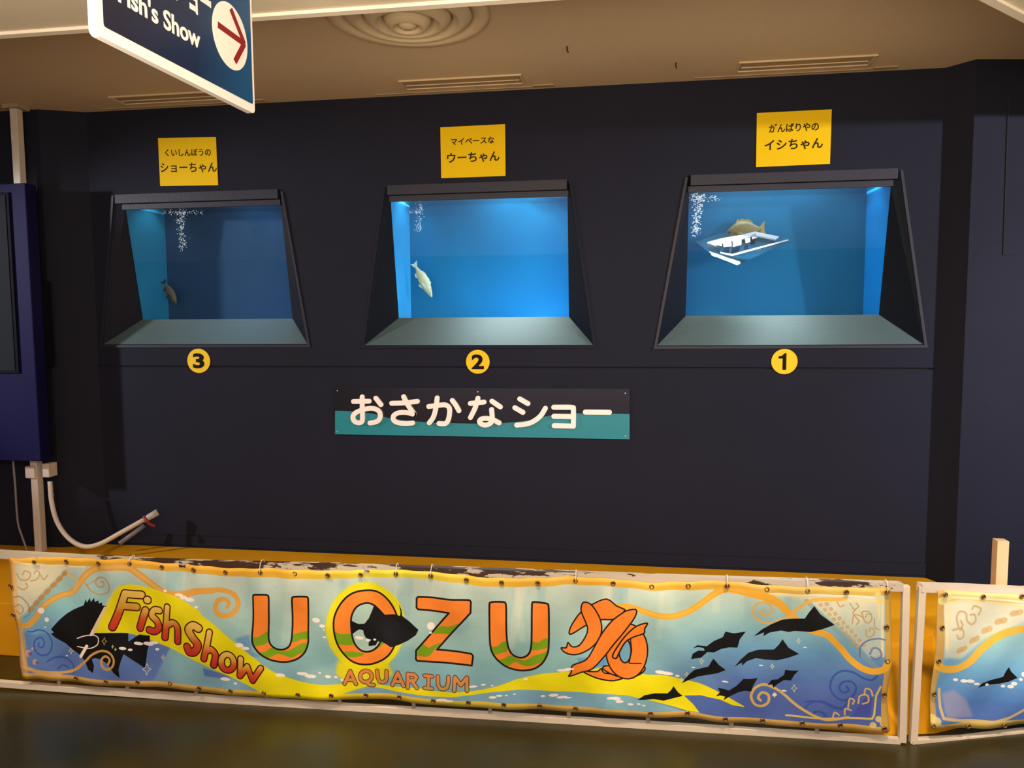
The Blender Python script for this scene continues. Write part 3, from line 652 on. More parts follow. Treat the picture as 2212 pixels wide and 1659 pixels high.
b = B(); b.tube([P((258, 1174), 1, -.17), P((285, 1155), 1, -.13), P((312, 1135), 1, -.10)], .013, 10); tag(b.build('drain_pipe', m_grey, origin=P((258, 1174), 1, -.17), smooth=True), 'short grey pipe lying behind the cream hose end', 'pipe')
b = B(); b.tube(cr([P(p, 1, -.22) for p in ((28, 990), (33, 1050), (36, 1100), (40, 1135), (50, 1165), (62, 1200))], 6), .006, 8); tag(b.build('cable', m_grey, origin=P((36, 1100), 1, -.22), smooth=True), 'thin grey cable hanging under the indigo cabinet', 'cable')

# ------------------------------------------------------------------ barriers
class Pl:
    """vertical plane standing on the floor through two points"""
    def __init__(s, a, c, off=0):
        a = np.array([a[0], a[1], 0.]); c = np.array([c[0], c[1], 0.]); s.h = (c-a)/np.linalg.norm(c-a); s.n = np.array([s.h[1], -s.h[0], 0.])
        s.o = a+s.n*off; s.L = np.linalg.norm(c-a)
    def st(s, px):
        q = PP(px, s.o, s.n)-s.o; return np.array([q@s.h, q[2]])
    def w(s, st, off=0): return s.o+s.h*st[0]+np.array([0, 0, st[1]])+s.n*off
BA, BB_ = (-2.724, -1.287), (1.075, -1.202)
p1 = Pl(BA, BB_); c1 = Pl(BA, BB_, .022)
p2 = Pl((1.105, -1.197), (1.575, -1.052)); c2 = Pl((1.105, -1.197), (1.575, -1.052), .022)

bar1 = empty('barrier_frame', tuple(p1.w((1.9, 0)))); tag(bar1, 'long white tube barrier with chipped paint, carrying the wide banner', 'barrier')
def path(pl, pts, off=0): return [pl.w(pl.st(p), off) for p in pts]
top = [(-12, 1196), (160, 1206), (330, 1214.5), (480, 1220), (700, 1225), (930, 1232), (1160, 1240), (1400, 1249), (1700, 1259), (1948, 1266.5)]
bot = [(-12, 1475), (160, 1488.5), (480, 1510.5), (720, 1525), (960, 1539), (1200, 1554.5), (1400, 1566), (1700, 1585), (1943, 1600)]
TW = .0155
b = B(); b.tube(path(p1, top), TW, 4)
o = b.build('top_rail', m_worn, None, bevel=0); o.parent = bar1; o.location = -Vector(bar1.location); o['label'] = 'top rail with dark chips in the white paint'
b = B(); b.tube(path(p1, bot), .012, 4); b.build('bottom_rail', m_white_metal, bar1)
for t_, q_ in (((-12, 1196), (-12, 1475)), ((1956, 1264), (1948, 1602))):
    b = B(); a, c = p1.w(p1.st(t_)), p1.w(p1.st(q_)); b.bar(a, c, .026, .026, up=(0, 1, 0)); b.build('upright', m_white_metal, bar1, bevel=.003)
for x0, x1 in ((120, 128), (268, 276), (411, 424), (568, 577), (725, 734), (884, 894), (1053, 1059), (1222, 1229), (1395, 1400), (1572, 1580), (1756, 1765)):
    def yat(line, x): return float(np.interp(x, [p[0] for p in line], [p[1] for p in line]))
    a, c = p1.w(p1.st((x0, yat(top, x0)))), p1.w(p1.st((x1, yat(bot, x1)))); b = B(); b.tube([a, c], .0085, 8); b.build('baluster', m_white_metal, bar1, smooth=True)
# second barrier turning away to the right
bar2 = empty('barrier_frame', tuple(p2.w((.9, 0)))); tag(bar2, 'second white tube barrier cut off by the right edge, turned away', 'barrier')
top2 = [(1986, 1268), (2080, 1271), (2212, 1277)]; bot2 = [(1967, 1603), (2080, 1597.5), (2212, 1582)]
def ext(pts3, L): d = pts3[-1]-pts3[-2]; d /= np.linalg.norm(d); d[2] = 0; return pts3+[pts3[-1]+d*L]
b = B(); b.tube(ext(path(p2, top2), 1.1), TW, 4); b.build('top_rail', m_white_metal, bar2)
b = B(); b.tube(ext(path(p2, bot2), 1.1), .013, 4); b.build('bottom_rail', m_white_metal, bar2)
a, c = p2.w(p2.st((1991, 1266))), p2.w(p2.st((1972, 1604))); b = B(); b.bar(a, c, .026, .026, up=(0, 1, 0)); b.build('upright', m_white_metal, bar2, bevel=.003)
for k in range(9):
    a = p2.st((2133+k*0, 1600)); s_ = a[0]+k*.17
    if s_ > 1.55: break
    b = B(); b.tube([p2.w((s_, .03)), p2.w((s_, p2.st((2212, 1277))[1]))], .0085, 8); b.build('baluster', m_white_metal, bar2, smooth=True)
b = B(); b.bar(p2.w((1.58, .0)), p2.w((1.58, p2.st((2212, 1277))[1])), .031, .031, up=(0, 1, 0)); b.build('upright', m_white_metal, bar2, bevel=.003)
# wooden-coloured post behind the second barrier, standing on the platform / floor
pw_ = P((2162, 1166), 1, -.96)
b = B(); b.box((pw_[0], -.96, pw_[2]/2), (.043, .043, pw_[2])); post = b.build('wooden_post', m_wood, origin=(pw_[0], -.96, 0), bevel=.002); tag(post, 'pale square post standing behind the right-hand barrier', 'post')

# ------------------------------------------------------------------ banner print (drawn on its own flat sheet, in metres)
class Sheet:
    def __init__(s, pl, s0, s1, t0, t1, res):
        s.pl, s.s0, s.s1, s.t0, s.t1, s.res = pl, s0, s1, t0, t1, res
        s.w = int((s1-s0)*res); s.h = int((t1-t0)*res); s.a = np.zeros((s.h, s.w, 3), np.float32)
        # photo coordinates of every texel, for the soft backgrounds
        yy, xx = np.mgrid[0:s.h, 0:s.w]; S = s0+(xx+.5)/res; T = t0+(yy+.5)/res
        W = pl.o+S[..., None]*pl.h+np.stack([0*S, 0*S, T], -1)-CAM
        V = W@RM; s.px = CX+F*V[..., 0]/-V[..., 2]; s.py = CY-F*V[..., 1]/-V[..., 2]
    def t(s, pts):
        q = np.array([s.pl.st(p) for p in pts]); return np.stack([(q[:, 0]-s.s0)*s.res-.5, (q[:, 1]-s.t0)*s.res-.5], 1)
    def _blend(s, x0, y0, m, col, al):
        if m.size == 0: return
        reg = s.a[y0:y0+m.shape[0], x0:x0+m.shape[1]]; m = (m*al)[..., None].astype(np.float32)
        if callable(col):
            c = col(s.px[y0:y0+m.shape[0], x0:x0+m.shape[1]], s.py[y0:y0+m.shape[0], x0:x0+m.shape[1]]).astype(np.float32)
        else: c = np.array(col, np.float32)
        reg[:] = reg*(1-m)+c*m
    def cov(s, pts, pad=1, blur=0):
        q = s.t(pts); pad = pad+int(blur*2.5)
        x0 = max(0, int(q[:, 0].min())-pad); x1 = min(s.w, int(q[:, 0].max())+pad+2); y0 = max(0, int(q[:, 1].min())-pad); y1 = min(s.h, int(q[:, 1].max())+pad+2)
        if x1 <= x0 or y1 <= y0: return None
        SS = 3; H = (y1-y0)*SS; Wd = x1-x0; acc = np.zeros((H, Wd+1), np.float32)
        ys_ = y0-.5+(np.arange(H)+.5)/SS
        xa, ya = q[:, 0], q[:, 1]; xb, yb2 = np.roll(xa, -1), np.roll(ya, -1)
        for r in range(H):
            y = ys_[r]; k = ((ya <= y) & (yb2 > y)) | ((yb2 <= y) & (ya > y))
            if not k.any(): continue
            xs = np.sort(xa[k]+(y-ya[k])/(yb2[k]-ya[k])*(xb[k]-xa[k]))-(x0-.5)
            for i in range(0, len(xs)-1, 2):
                a, c = max(0., xs[i]), min(float(Wd), xs[i+1])
                if c <= a: continue
                ia, ic = int(a), int(c)
                if ia == ic: acc[r, ia] += c-a
                else:
                    acc[r, ia] += ia+1-a; acc[r, ia+1:ic] += 1; acc[r, ic] += c-ic
        m = np.clip(acc[:, :Wd].reshape(y1-y0, SS, Wd).mean(1), 0, 1)
        if blur: m = s.blur(m, blur)
        return x0, y0, m
    def blur(s, m, r):
        k = np.exp(-.5*(np.arange(-int(2.5*r), int(2.5*r)+1)/r)**2); k /= k.sum()
        m = np.apply_along_axis(lambda v: np.convolve(v, k, 'same') if len(v) >= len(k) else v, 0, m)
        return np.apply_along_axis(lambda v: np.convolve(v, k, 'same') if len(v) >= len(k) else v, 1, m)
    def poly(s, pts, col, al=1, blur=0, clip=None):
        r = s.cov(pts, blur=blur)
        if r is None: return
        x0, y0, m = r
        if clip is not None:
            r2 = s.cov(clip)
            full = np.zeros((s.h, s.w), np.float32); full[r2[1]:r2[1]+r2[2].shape[0], r2[0]:r2[0]+r2[2].shape[1]] = r2[2]
            m = m*full[y0:y0+m.shape[0], x0:x0+m.shape[1]]
        s._blend(x0, y0, m, col, al)
    def line(s, pts, w, col, al=1, soft=0):
        """w: width in photo pixels, one number or one per point"""
        q = s.t(pts); ws = (np.array(w, float) if hasattr(w, '__len__') else np.full(len(pts), float(w)))*s.k/2
        pad = int(ws.max()+2+soft); x0 = max(0, int(q[:, 0].min())-pad); x1 = min(s.w, int(q[:, 0].max())+pad+1)
        y0 = max(0, int(q[:, 1].min())-pad); y1 = min(s.h, int(q[:, 1].max())+pad+1)
        if x1 <= x0 or y1 <= y0: return
        m = np.zeros((y1-y0, x1-x0), np.float32)
        for i in range(len(q)-1):
            a, c = q[i], q[i+1]; wa, wc = ws[i], ws[i+1]; pd = max(wa, wc)+2+soft
            u0 = max(x0, int(min(a[0], c[0])-pd)); u1 = min(x1, int(max(a[0], c[0])+pd)+1); v0 = max(y0, int(min(a[1], c[1])-pd)); v1 = min(y1, int(max(a[1], c[1])+pd)+1)
            if u1 <= u0 or v1 <= v0: continue
            Y, X = np.mgrid[v0:v1, u0:u1]; d = c-a; L2 = (d@d)+1e-9
            t = np.clip(((X-a[0])*d[0]+(Y-a[1])*d[1])/L2, 0, 1); dist = np.hypot(X-a[0]-t*d[0], Y-a[1]-t*d[1])
            mm = np.clip((wa+(wc-wa)*t-dist)/(1+soft)+.5, 0, 1); g = m[v0-y0:v1-y0, u0-x0:u1-x0]; np.maximum(g, mm, out=g)
        s._blend(x0, y0, m, col, al)
    def ell(s, c, rx, ry, col, al=1, blur=0, rot=0):
        ca, sa = math.cos(rot), math.sin(rot)
        s.poly([(c[0]+rx*math.cos(t)*ca-ry*math.sin(t)*sa, c[1]+rx*math.cos(t)*sa+ry*math.sin(t)*ca) for t in np.linspace(0, 2*math.pi, 28, endpoint=False)], col, al, blur)
    def material(s, name, gain):
        lin = np.where(s.a <= .04045, s.a/12.92, ((s.a+.055)/1.055)**2.4)*np.array(gain, np.float32); lin = np.clip(lin, 0, .92)
        sr = np.where(lin <= .0031308, lin*12.92, 1.055*np.power(np.maximum(lin, 1e-6), 1/2.4)-.055)
        im = bpy.data.images.new(name, s.w, s.h, alpha=False); buf = np.ones((s.h, s.w, 4), np.float32); buf[..., :3] = sr
        im.pixels.foreach_set(buf.ravel()); im.update(); im.pack()
        m = bpy.data.materials.new(name); m.use_nodes = True; nt = m.node_tree; bs = nt.nodes['Principled BSDF']
        ti = nt.nodes.new('ShaderNodeTexImage'); ti.image = im; ti.extension = 'EXTEND'; nt.links.new(ti.outputs[0], bs.inputs['Base Color'])
        bs.inputs['Roughness'].default_value = .42; bs.inputs['Specular IOR Level'].default_value = .3
        tc = nt.nodes.new('ShaderNodeTexCoord'); n = nt.nodes.new('ShaderNodeTexNoise'); n.inputs['Scale'].default_value = 9; n.inputs['Detail'].default_value = 3
        bp = nt.nodes.new('ShaderNodeBump'); bp.inputs['Strength'].default_value = .25; bp.inputs['Distance'].default_value = .02
        nt.links.new(tc.outputs['Object'], n.inputs[0]); nt.links.new(n.outputs[0], bp.inputs['Height']); nt.links.new(bp.outputs[0], bs.inputs['Normal'])
        return m
def C(r, g, b_): return (r/255, g/255, b_/255)
V3 = (0, 1150, 3.258); V4 = (440, 1200, 4.148); V5 = (880, 1200, 4.148); V6 = (1320, 1200, 3.614); V7 = (1760, 1140, 3.197)

GT = [(V3, [(252, 205), (477, 200), (702, 213), (923, 214), (1148, 240), (1370, 259)]), (V4, [(205, 143), (515, 146), (825, 158), (1118, 170), (1414, 167), (1728, 158)]),
      (V5, [(215, 175), (532, 212), (846, 236), (1169, 239), (1508, 219), (1843, 241)]), (V6, [(316, 238), (600, 231), (903, 232), (1211, 257), (1526, 269)]), (V7, [(213, 439), (493, 439)])]
GB = [(V3, [(330, 1010), (545, 1020), (755, 1045), (978, 1048), (1207, 1055), (1410, 1091)]), (V4, [(250, 1207), (548, 1222), (851, 1238), (1150, 1246), (1460, 1242), (1758, 1258)]),
      (V5, [(237, 1292), (550, 1308), (867, 1327), (1187, 1339), (1507, 1362), (1839, 1375)]), (V6, [(307, 1224), (594, 1222), (890, 1268), (1178, 1279), (1487, 1299), (1783, 1315)]), (V7, [(475, 1380)])]
gt = sorted([p for V, l in GT for p in vw(V, l)]); gb = sorted([p for V, l in GB for p in vw(V, l)])
def dedupe(l):
    out = []
    for p in l:
        if out and p[0]-out[-1][0] < 18: continue
        out.append(p)
    return out
gt = dedupe(gt); gb = dedupe(gb)
te_ = [(18, 1204), (40, 1206)]+[(p[0], p[1]-8.5) for p in gt]+[(1924, 1268)]
be_ = [(52, 1466), (85, 1466)]+[(p[0]+8 if i == 0 else p[0], p[1]+10) for i, p in enumerate(gb[0:])]+[(1921, 1577)]
def interp_curve(l, n=8):
    c_ = np.array(cr(l, n)); return lambda x: np.interp(x, c_[:, 0], c_[:, 1])
ftop = interp_curve(te_); fbot = interp_curve(be_)
xl_top, xl_bot, xr_top, xr_bot = 18, 52, 1925, 1920
q0 = c1.st((14, 1195)); q1 = c1.st((1930, 1600)); tmax = c1.st((900, 1190))[1]+.02; tmin = 0.02
sh = Sheet(c1, q0[0]-.03, q1[0]+.03, tmin, max(tmax, c1.st((1900, 1250))[1], c1.st((20, 1195))[1]), 1100); sh.k = np.linalg.norm(c1.st((1000, 1400))-c1.st((1100, 1400)))/100*1100
def lerp(a, c, t): return a+(c-a)*t
# background
x = sh.px; y = sh.py; vv = np.clip((y-(1216+x*.028))/(255), 0, 1); x3 = x[..., None]; v3 = vv[..., None]
def gr(stops, v):
    out = np.zeros(v.shape+(3,), np.float32); ks = [s_[0] for s_ in stops]
    for c_ in range(3): out[..., c_] = np.interp(v, ks, [s_[1][c_] for s_ in stops])
    return out
left = gr([(0, C(178, 196, 190)), (.35, C(128, 180, 190)), (.6, C(102, 150, 192)), (1, C(84, 108, 178))], vv)
mid = gr([(0, C(186, 200, 192)), (.4, C(152, 186, 184)), (.75, C(126, 174, 182)), (1, C(118, 160, 182))], vv)
rightc = gr([(0, C(196, 206, 192)), (.3, C(140, 182, 188)), (.55, C(98, 150, 190)), (.8, C(80, 112, 176)), (1, C(74, 96, 168))], vv)
a1 = np.clip((x-300)/90+ (y-1400)*0.012*0, 0, 1)[..., None]; a2 = np.clip((x-1330)/260, 0, 1)[..., None]
sh.a[:] = lerp(lerp(left, mid, a1), rightc, a2)
# sunbeams
for i in range(26):
    cx_ = random.uniform(360, 1880); sl = random.uniform(-.35, .15); wd = random.uniform(8, 34); y1_ = random.uniform(1290, 1400)
    y0_ = float(ftop(cx_)); sh.poly([(cx_, y0_), (cx_+wd, y0_), (cx_+wd*.9+sl*(y1_-y0_), y1_), (cx_-wd*.3+sl*(y1_-y0_), y1_)], C(214, 216, 196) if random.random() < .75 else C(120, 170, 186), random.uniform(.15, .38), blur=5)
for i in range(16):
    sh.ell((random.uniform(480, 1380), random.uniform(1280, 1520)), random.uniform(20, 50), random.uniform(12, 34), C(112, 164, 188) if i % 2 else C(160, 192, 184), .35, blur=9)
# deep blue slanted block at the left and bottom-right lower waters
sh.poly(vw(V3, [(60, 690), (250, 720), (500, 700), (900, 700), (1200, 800), (1080, 1045), (90, 1000)]), C(88, 120, 182), .75, blur=4)
sh.poly(vw(V3, [(500, 760), (1205, 800), (1075, 1048), (300, 1000)]), C(86, 108, 176), .6, blur=2)
sh.poly(vw(V4, [(300, 730), (420, 700), (440, 850), (520, 900), (420, 900), (330, 790)]), C(92, 134, 186), .7, blur=4)
sh.poly(vw(V4, [(0, 1000), (130, 1040), (230, 1080), (240, 1110), (10, 1080)]), C(84, 110, 178), .9, blur=2)
sh.poly(vw(V4, [(0, 1075), (300, 1120), (520, 1200), (400, 1215), (0, 1200)]), C(120, 164, 190), .7, blur=3)
sh.poly(vw(V5, [(500, 1240), (900, 1215), (1500, 1215), (1991, 1270), (1991, 1380), (1000, 1330), (300, 1300)]), C(112, 158, 186), .8, blur=3)
sh.poly(vw(V4, [(1320, 1230), (1480, 1180), (1700, 1210), (1990, 1270), (1700, 1280), (1400, 1240)]), C(112, 152, 184), .9, blur=2)
sh.poly(vw(V6, [(540, 1095), (700, 1085), (1100, 1190), (1500, 1300), (690, 1235), (640, 1160)]), C(74, 98, 170), .9, blur=2)
sh.poly(vw(V6, [(-20, 1065), (150, 1090), (300, 1125), (560, 1210), (300, 1215), (-60, 1190)]), C(122, 170, 190), .9, blur=2)
# ochre hems
def tb_col(X, Y):
    t = np.exp(-((X-850)/170.)**2)[..., None]; e2 = np.clip((X-1450)/300, 0, 1)[..., None]
    return lerp(lerp(np.array(C(206, 158, 52)), np.array(C(204, 196, 56)), t), np.array(C(196, 166, 84)), e2)
def bb_col(X, Y):
    t = np.exp(-((X-680)/150.)**2)[..., None]; t2 = np.exp(-((X-1000)/160.)**2)[..., None]
    return lerp(lerp(np.array(C(196, 158, 86)), np.array(C(214, 190, 30)), t), np.array(C(206, 192, 60)), t2*.7)
xs = list(np.linspace(10, 1935, 90))
sh.poly([(x_, float(ftop(x_))-16) for x_ in xs]+[(x_, float(ftop(x_))+17.5+1.5*math.sin(x_*.013)) for x_ in xs[::-1]], tb_col)
sh.poly([(x_, float(fbot(x_))+20) for x_ in xs]+[(x_, float(fbot(x_))-12.5) for x_ in xs[::-1]], bb_col)
# corner lace panels
cream = C(214, 206, 178); tan = C(176, 142, 92); gold = C(214, 166, 66); gold2 = C(206, 160, 84)
def lace(V, poly, al=.85, bl=4): sh.poly(vw(V, poly), cream, al, blur=bl)
lace(V3, [(85, 210), (470, 245), (380, 340), (270, 460), (190, 560), (110, 620), (80, 400)])
lace(V7, [(-150, 470), (20, 470), (470, 480), (480, 880), (380, 900), (250, 760), (100, 620), (-20, 520)], .55)
sh.line(vw(V7, [(-60, 500), (130, 690), (330, 880), (420, 960)]), 9, C(130, 150, 150), .55, soft=3)
for i in range(14):
    t_ = i/13; q = vw(V3, [(455-t_*250+(i % 2)*16, 285+t_*270+(i % 2)*-14)])[0]; sh.ell(q, 8, 5, C(178, 136, 80), .75, rot=-.7, blur=1)
for i in range(22):
    t_ = i/21; c_ = (10+t_*300+(i % 2)*26, 500+t_*330-(i % 2)*22); sh.poly(vw(V7, [(c_[0]-16, c_[1]-9), (c_[0]+9, c_[1]-16), (c_[0]+18, c_[1]+8), (c_[0]-7, c_[1]+16)]), C(186, 150, 98), .7)
def curl(V, pts, w, col=tan, al=.8, soft=0): sh.line(cr(vw(V, pts), 8), w, col, al, soft)
for pts in ([(240, 520), (270, 560), (300, 540), (285, 520)], [(255, 660), (270, 600), (320, 610), (350, 650), (380, 640), (385, 600), (355, 590), (345, 612)], [(330, 610), (320, 580), (355, 570), (385, 590)],
            [(350, 700), (360, 750), (400, 740), (405, 700), (380, 690), (372, 712)], [(405, 620), (410, 680), (440, 700)], [(150, 505), (170, 540), (200, 530)], [(280, 560), (262, 590), (300, 640), (285, 665)]): curl(V7, pts, 2.6)
for pts in ([(120, 290), (150, 330), (200, 330), (215, 290), (180, 270), (165, 295)], [(220, 340), (260, 330), (280, 290), (255, 270), (240, 290)], [(130, 380), (170, 400), (200, 380), (190, 355)], [(290, 300), (310, 330), (340, 300)]): curl(V3, pts, 3, soft=1)
# cream border lines
bl = C(222, 204, 152)
sh.line(vw(V7, [(-500, 452), (-100, 470), (0, 487), (240, 497), (420, 500), (432, 520), (440, 620)]), 4.5, bl, .85)
sh.line(vw(V7, [(-500, 444), (0, 462), (240, 470), (400, 478)]), 3.0, C(228, 220, 190), .9)
sh.line(vw(V7, [(467, 500), (463, 700), (462, 880)]), 5.5, C(220, 206, 160), .8, soft=1)
sh.line(vw(V7, [(455, 1100), (425, 1160), (410, 1290), (395, 1318), (250, 1314), (60, 1308), (-200, 1290)]), 4.0, C(220, 190, 96), .9)
for c_ in ((432, 458), (490, 505), (442, 500), (440, 1320), (400, 1360), (470, 1350)): sh.ell(vw(V7, [c_])[0], 7.5, 6.5, C(214, 196, 120), .85, blur=1)
sh.line(vw(V3, [(95, 205), (210, 225), (330, 232), (470, 232), (600, 240)]), 4, C(226, 214, 176), .85)
sh.line(vw(V3, [(100, 200), (105, 330), (110, 480), (130, 600)]), 7, C(226, 205, 160), .7, soft=2)
sh.line(vw(V3, [(130, 700), (150, 820), (170, 900), (190, 950), (280, 985), (420, 1000)]), 9, C(214, 164, 130), .75, soft=3)
for c_, r_ in (((200, 850), 22), ((250, 910), 18), ((160, 960), 20), ((230, 820), 10)): sh.ell(vw(V3, [c_])[0], r_/3.2, r_/3.2*1.1, C(220, 160, 130), .7, blur=1); sh.ell(vw(V3, [(c_[0]+14, c_[1]+4)])[0], r_/5, r_/5, C(92, 84, 160), .8)
# side hems
sh.poly([(xl_top-20, 1195), (xl_top+12, 1195), (46, 1330), (56, 1400), (66, 1480), (xl_bot-40, 1490)], C(222, 160, 74), .6, blur=3)
sh.poly(vw(V7, [(482, 400), (560, 400), (560, 1430), (455, 1430), (458, 1300), (462, 1150), (484, 900)]), C(184, 150, 76))
# blue curls
blu = C(46, 76, 158)
curl(V3, [(190, 700), (230, 700), (270, 688), (335, 710), (368, 780), (345, 850), (290, 862), (245, 820), (245, 765), (285, 740), (312, 770), (300, 808), (272, 800), (275, 778)], 3.4, blu)
curl(V3, [(330, 910), (390, 880), (460, 885), (510, 930), (520, 990)], 3.4, blu); curl(V3, [(400, 965), (435, 938), (480, 955)], 3.4, blu)
curl(V3, [(105, 455), (150, 450), (200, 500), (210, 570), (170, 600)], 3, C(120, 120, 140), .7); curl(V3, [(110, 520), (145, 505), (170, 540), (150, 572), (125, 550)], 3, C(150, 130, 120), .7)
curl(V7, [(430, 1022), (390, 1050), (330, 1035), (265, 998), (190, 992), (130, 1035), (108, 1110), (150, 1172), (212, 1190), (268, 1150), (282, 1095), (245, 1060), (190, 1070), (170, 1110), (198, 1138), (232, 1120), (220, 1095)], 4.0, blu)
curl(V7, [(-70, 1195), (0, 1190), (60, 1205), (130, 1240), (190, 1240), (232, 1195)], 3.6, blu); curl(V7, [(-30, 1290), (-10, 1262), (30, 1262), (65, 1290)], 3.4, blu)
curl(V6, [(1500, 1195), (1550, 1145), (1640, 1130), (1710, 1160), (1800, 1200)], 3.4, blu); curl(V6, [(1560, 1235), (1600, 1208), (1650, 1215), (1680, 1245)], 3.2, blu)
curl(V7, [(310, 890), (318, 820), (370, 775), (440, 762), (480, 770)], 3.2, C(92, 100, 150), .8); curl(V7, [(380, 870), (400, 830), (440, 835), (455, 880), (420, 905), (388, 890)], 4, C(110, 110, 150), .8)
sh.poly(vw(V7, [(260, 1300), (300, 1230), (360, 1160), (400, 1180), (380, 1310)]), C(66, 74, 160), .75, blur=1)
for pts in ([(230, 1240), (240, 1180), (270, 1190), (262, 1215)], [(300, 1210), (310, 1160), (360, 1155), (370, 1200), (330, 1215)], [(340, 1150), (350, 1110), (385, 1120), (400, 1160)], [(205, 1290), (210, 1250), (250, 1260)], [(120, 1300), (135, 1270), (165, 1290)]): curl(V7, pts, 3.4, C(216, 176, 110), .9)
# ochre ribbons
def rib(V, pts, w, col=gold, al=.95): sh.line(cr(vw(V, pts), 10), w, col, al)
r1 = vw(V3, [(95, 610), (130, 645), (190, 655), (250, 605), (310, 520), (400, 455), (500, 425), (550, 370), (620, 285), (720, 245), (840, 240), (930, 250), (1000, 300), (1080, 368), (1180, 420), (1290, 432), (1400, 410), (1500, 408)])+vw(V4, [(60, 310), (170, 305), (260, 340), (308, 420), (290, 490), (230, 530), (150, 525), (112, 470), (130, 405), (185, 385), (230, 420), (215, 460)])
L1 = cr(r1, 8); wv_ = np.interp(np.arange(len(L1)), [0, 40, 80, 130, 150, 200, 229], [14, 13, 17, 15, 11, 12, 8])
sh.line(L1, wv_, C(208, 156, 74)); sh.line(L1[30:110], wv_[30:110]*.45, C(220, 178, 96), .6)
sh.line(cr(vw(V3, [(470, 270), (505, 300), (545, 350), (520, 400)]), 8), 9, C(214, 176, 120), .7)
curl(V3, [(600, 365), (640, 415), (700, 437), (760, 420), (775, 370), (740, 322), (690, 322), (668, 355), (690, 385), (730, 378), (732, 350), (708, 350)], 4.5, C(172, 148, 112), .9)
curl(V3, [(612, 372), (650, 350), (690, 320)], 3, tan, .7)
r2 = vw(V6, [(-20, 400), (60, 388), (150, 398), (270, 432), (400, 466), (500, 468), (600, 436), (700, 378), (800, 308), (890, 262), (960, 268), (1040, 285), (1180, 310), (1290, 360), (1380, 440), (1450, 510), (1560, 580), (1680, 615), (1750, 680), (1806, 740)])+vw(V7, [(180, 830), (240, 905), (320, 965), (400, 990), (470, 975), (500, 930)])
L2 = cr(r2, 8); sh.line(L2, np.interp(np.arange(len(L2)), [0, 60, 100, 150, len(L2)], [12, 13, 17, 12, 14]), C(218, 164, 56)); sh.line(L2[20:90], 4, C(228, 184, 84), .5)
rib(V6, [(1400, 470), (1460, 410), (1560, 350), (1700, 340), (1830, 335)], 7, C(216, 170, 82))
curl(V6, [(1440, 450), (1340, 500), (1240, 530), (1160, 510), (1112, 450), (1125, 380), (1190, 360), (1245, 390), (1250, 445), (1205, 472), (1168, 445), (1185, 415)], 4.6, C(206, 168, 100), .9)
curl(V6, [(1850, 1262), (1750, 1272), (1660, 1268), (1560, 1230), (1440, 1160), (1340, 1075), (1270, 1030), (1190, 1000), (1120, 1025), (1090, 1090), (1120, 1155), (1175, 1170), (1225, 1140), (1225, 1085), (1175, 1062), (1145, 1100), (1165, 1125)], 5.6, C(206, 172, 96), .95)
curl(V3, [(130, 925), (200, 960), (300, 980), (420, 990), (520, 970), (600, 910), (650, 860), (720, 832), (780, 845), (812, 890), (800, 940), (760, 960), (725, 935), (722, 890), (752, 868), (782, 890), (770, 922)], 6.5, C(204, 160, 88), .98)
# yellow streamer
ylw = lambda X, Y: np.broadcast_to(np.array(C(220, 210, 16)), X.shape+(3,))+0*X[..., None]
Y = C(220, 208, 14)
ftp = vw(V3, [(850, 372), (950, 360), (1080, 395), (1250, 445), (1400, 540)])+vw(V4, [(0, 535), (150, 650), (300, 770), (450, 900), (600, 1010), (760, 1085), (950, 1140), (1100, 1158), (1250, 1150), (1450, 1160)])
flo = vw(V3, [(668, 708), (780, 706), (900, 712), (1030, 740), (1160, 795), (1300, 865), (1440, 925)])+vw(V4, [(0, 965), (150, 1042), (300, 1112), (430, 1170), (560, 1235), (700, 1265), (900, 1275), (1150, 1262), (1280, 1225), (1400, 1188), (1480, 1168)])
sh.poly(cr(ftp, 6)+cr(flo, 6)[::-1]+vw(V3, [(690, 650), (740, 540), (800, 420)]), Y, .97, blur=1.2)
sh.poly(vw(V3, [(850, 372), (800, 430), (740, 545), (690, 655), (668, 708), (640, 700), (700, 590), (760, 470), (820, 380)]), C(206, 196, 150), .8, blur=3)
sh.ell((440+1452/4.148, 1200+640/4.148), 85, 97, C(216, 208, 24), .97, blur=3)
sh.poly(vw(V4, [(1200, 950), (1650, 950), (1700, 1050), (1600, 1160), (1300, 1180), (1180, 1050)]), Y, .9, blur=6)
up1 = vw(V4, [(1380, 1158), (1600, 1165), (1990, 1190)])+vw(V5, [(250, 1205), (450, 1215), (640, 1205), (820, 1165), (1000, 1105), (1200, 1050), (1400, 1030), (1700, 1000), (1900, 950)])+vw(V6, [(240, 915), (400, 930), (560, 965), (700, 1000), (850, 1070), (960, 1130), (1045, 1180)])
dn1 = vw(V6, [(1035, 1182), (950, 1168), (850, 1122), (700, 1090), (570, 1097), (640, 1160), (690, 1222), (600, 1212), (480, 1175), (300, 1122), (120, 1082)])+vw(V5, [(1800, 1228), (1500, 1217), (1200, 1200), (1000, 1200), (800, 1218), (600, 1245), (400, 1257), (200, 1255)])+vw(V4, [(1700, 1215), (1500, 1175)])
sh.poly(cr(up1, 4)+cr(dn1, 1), C(222, 212, 14), .97)
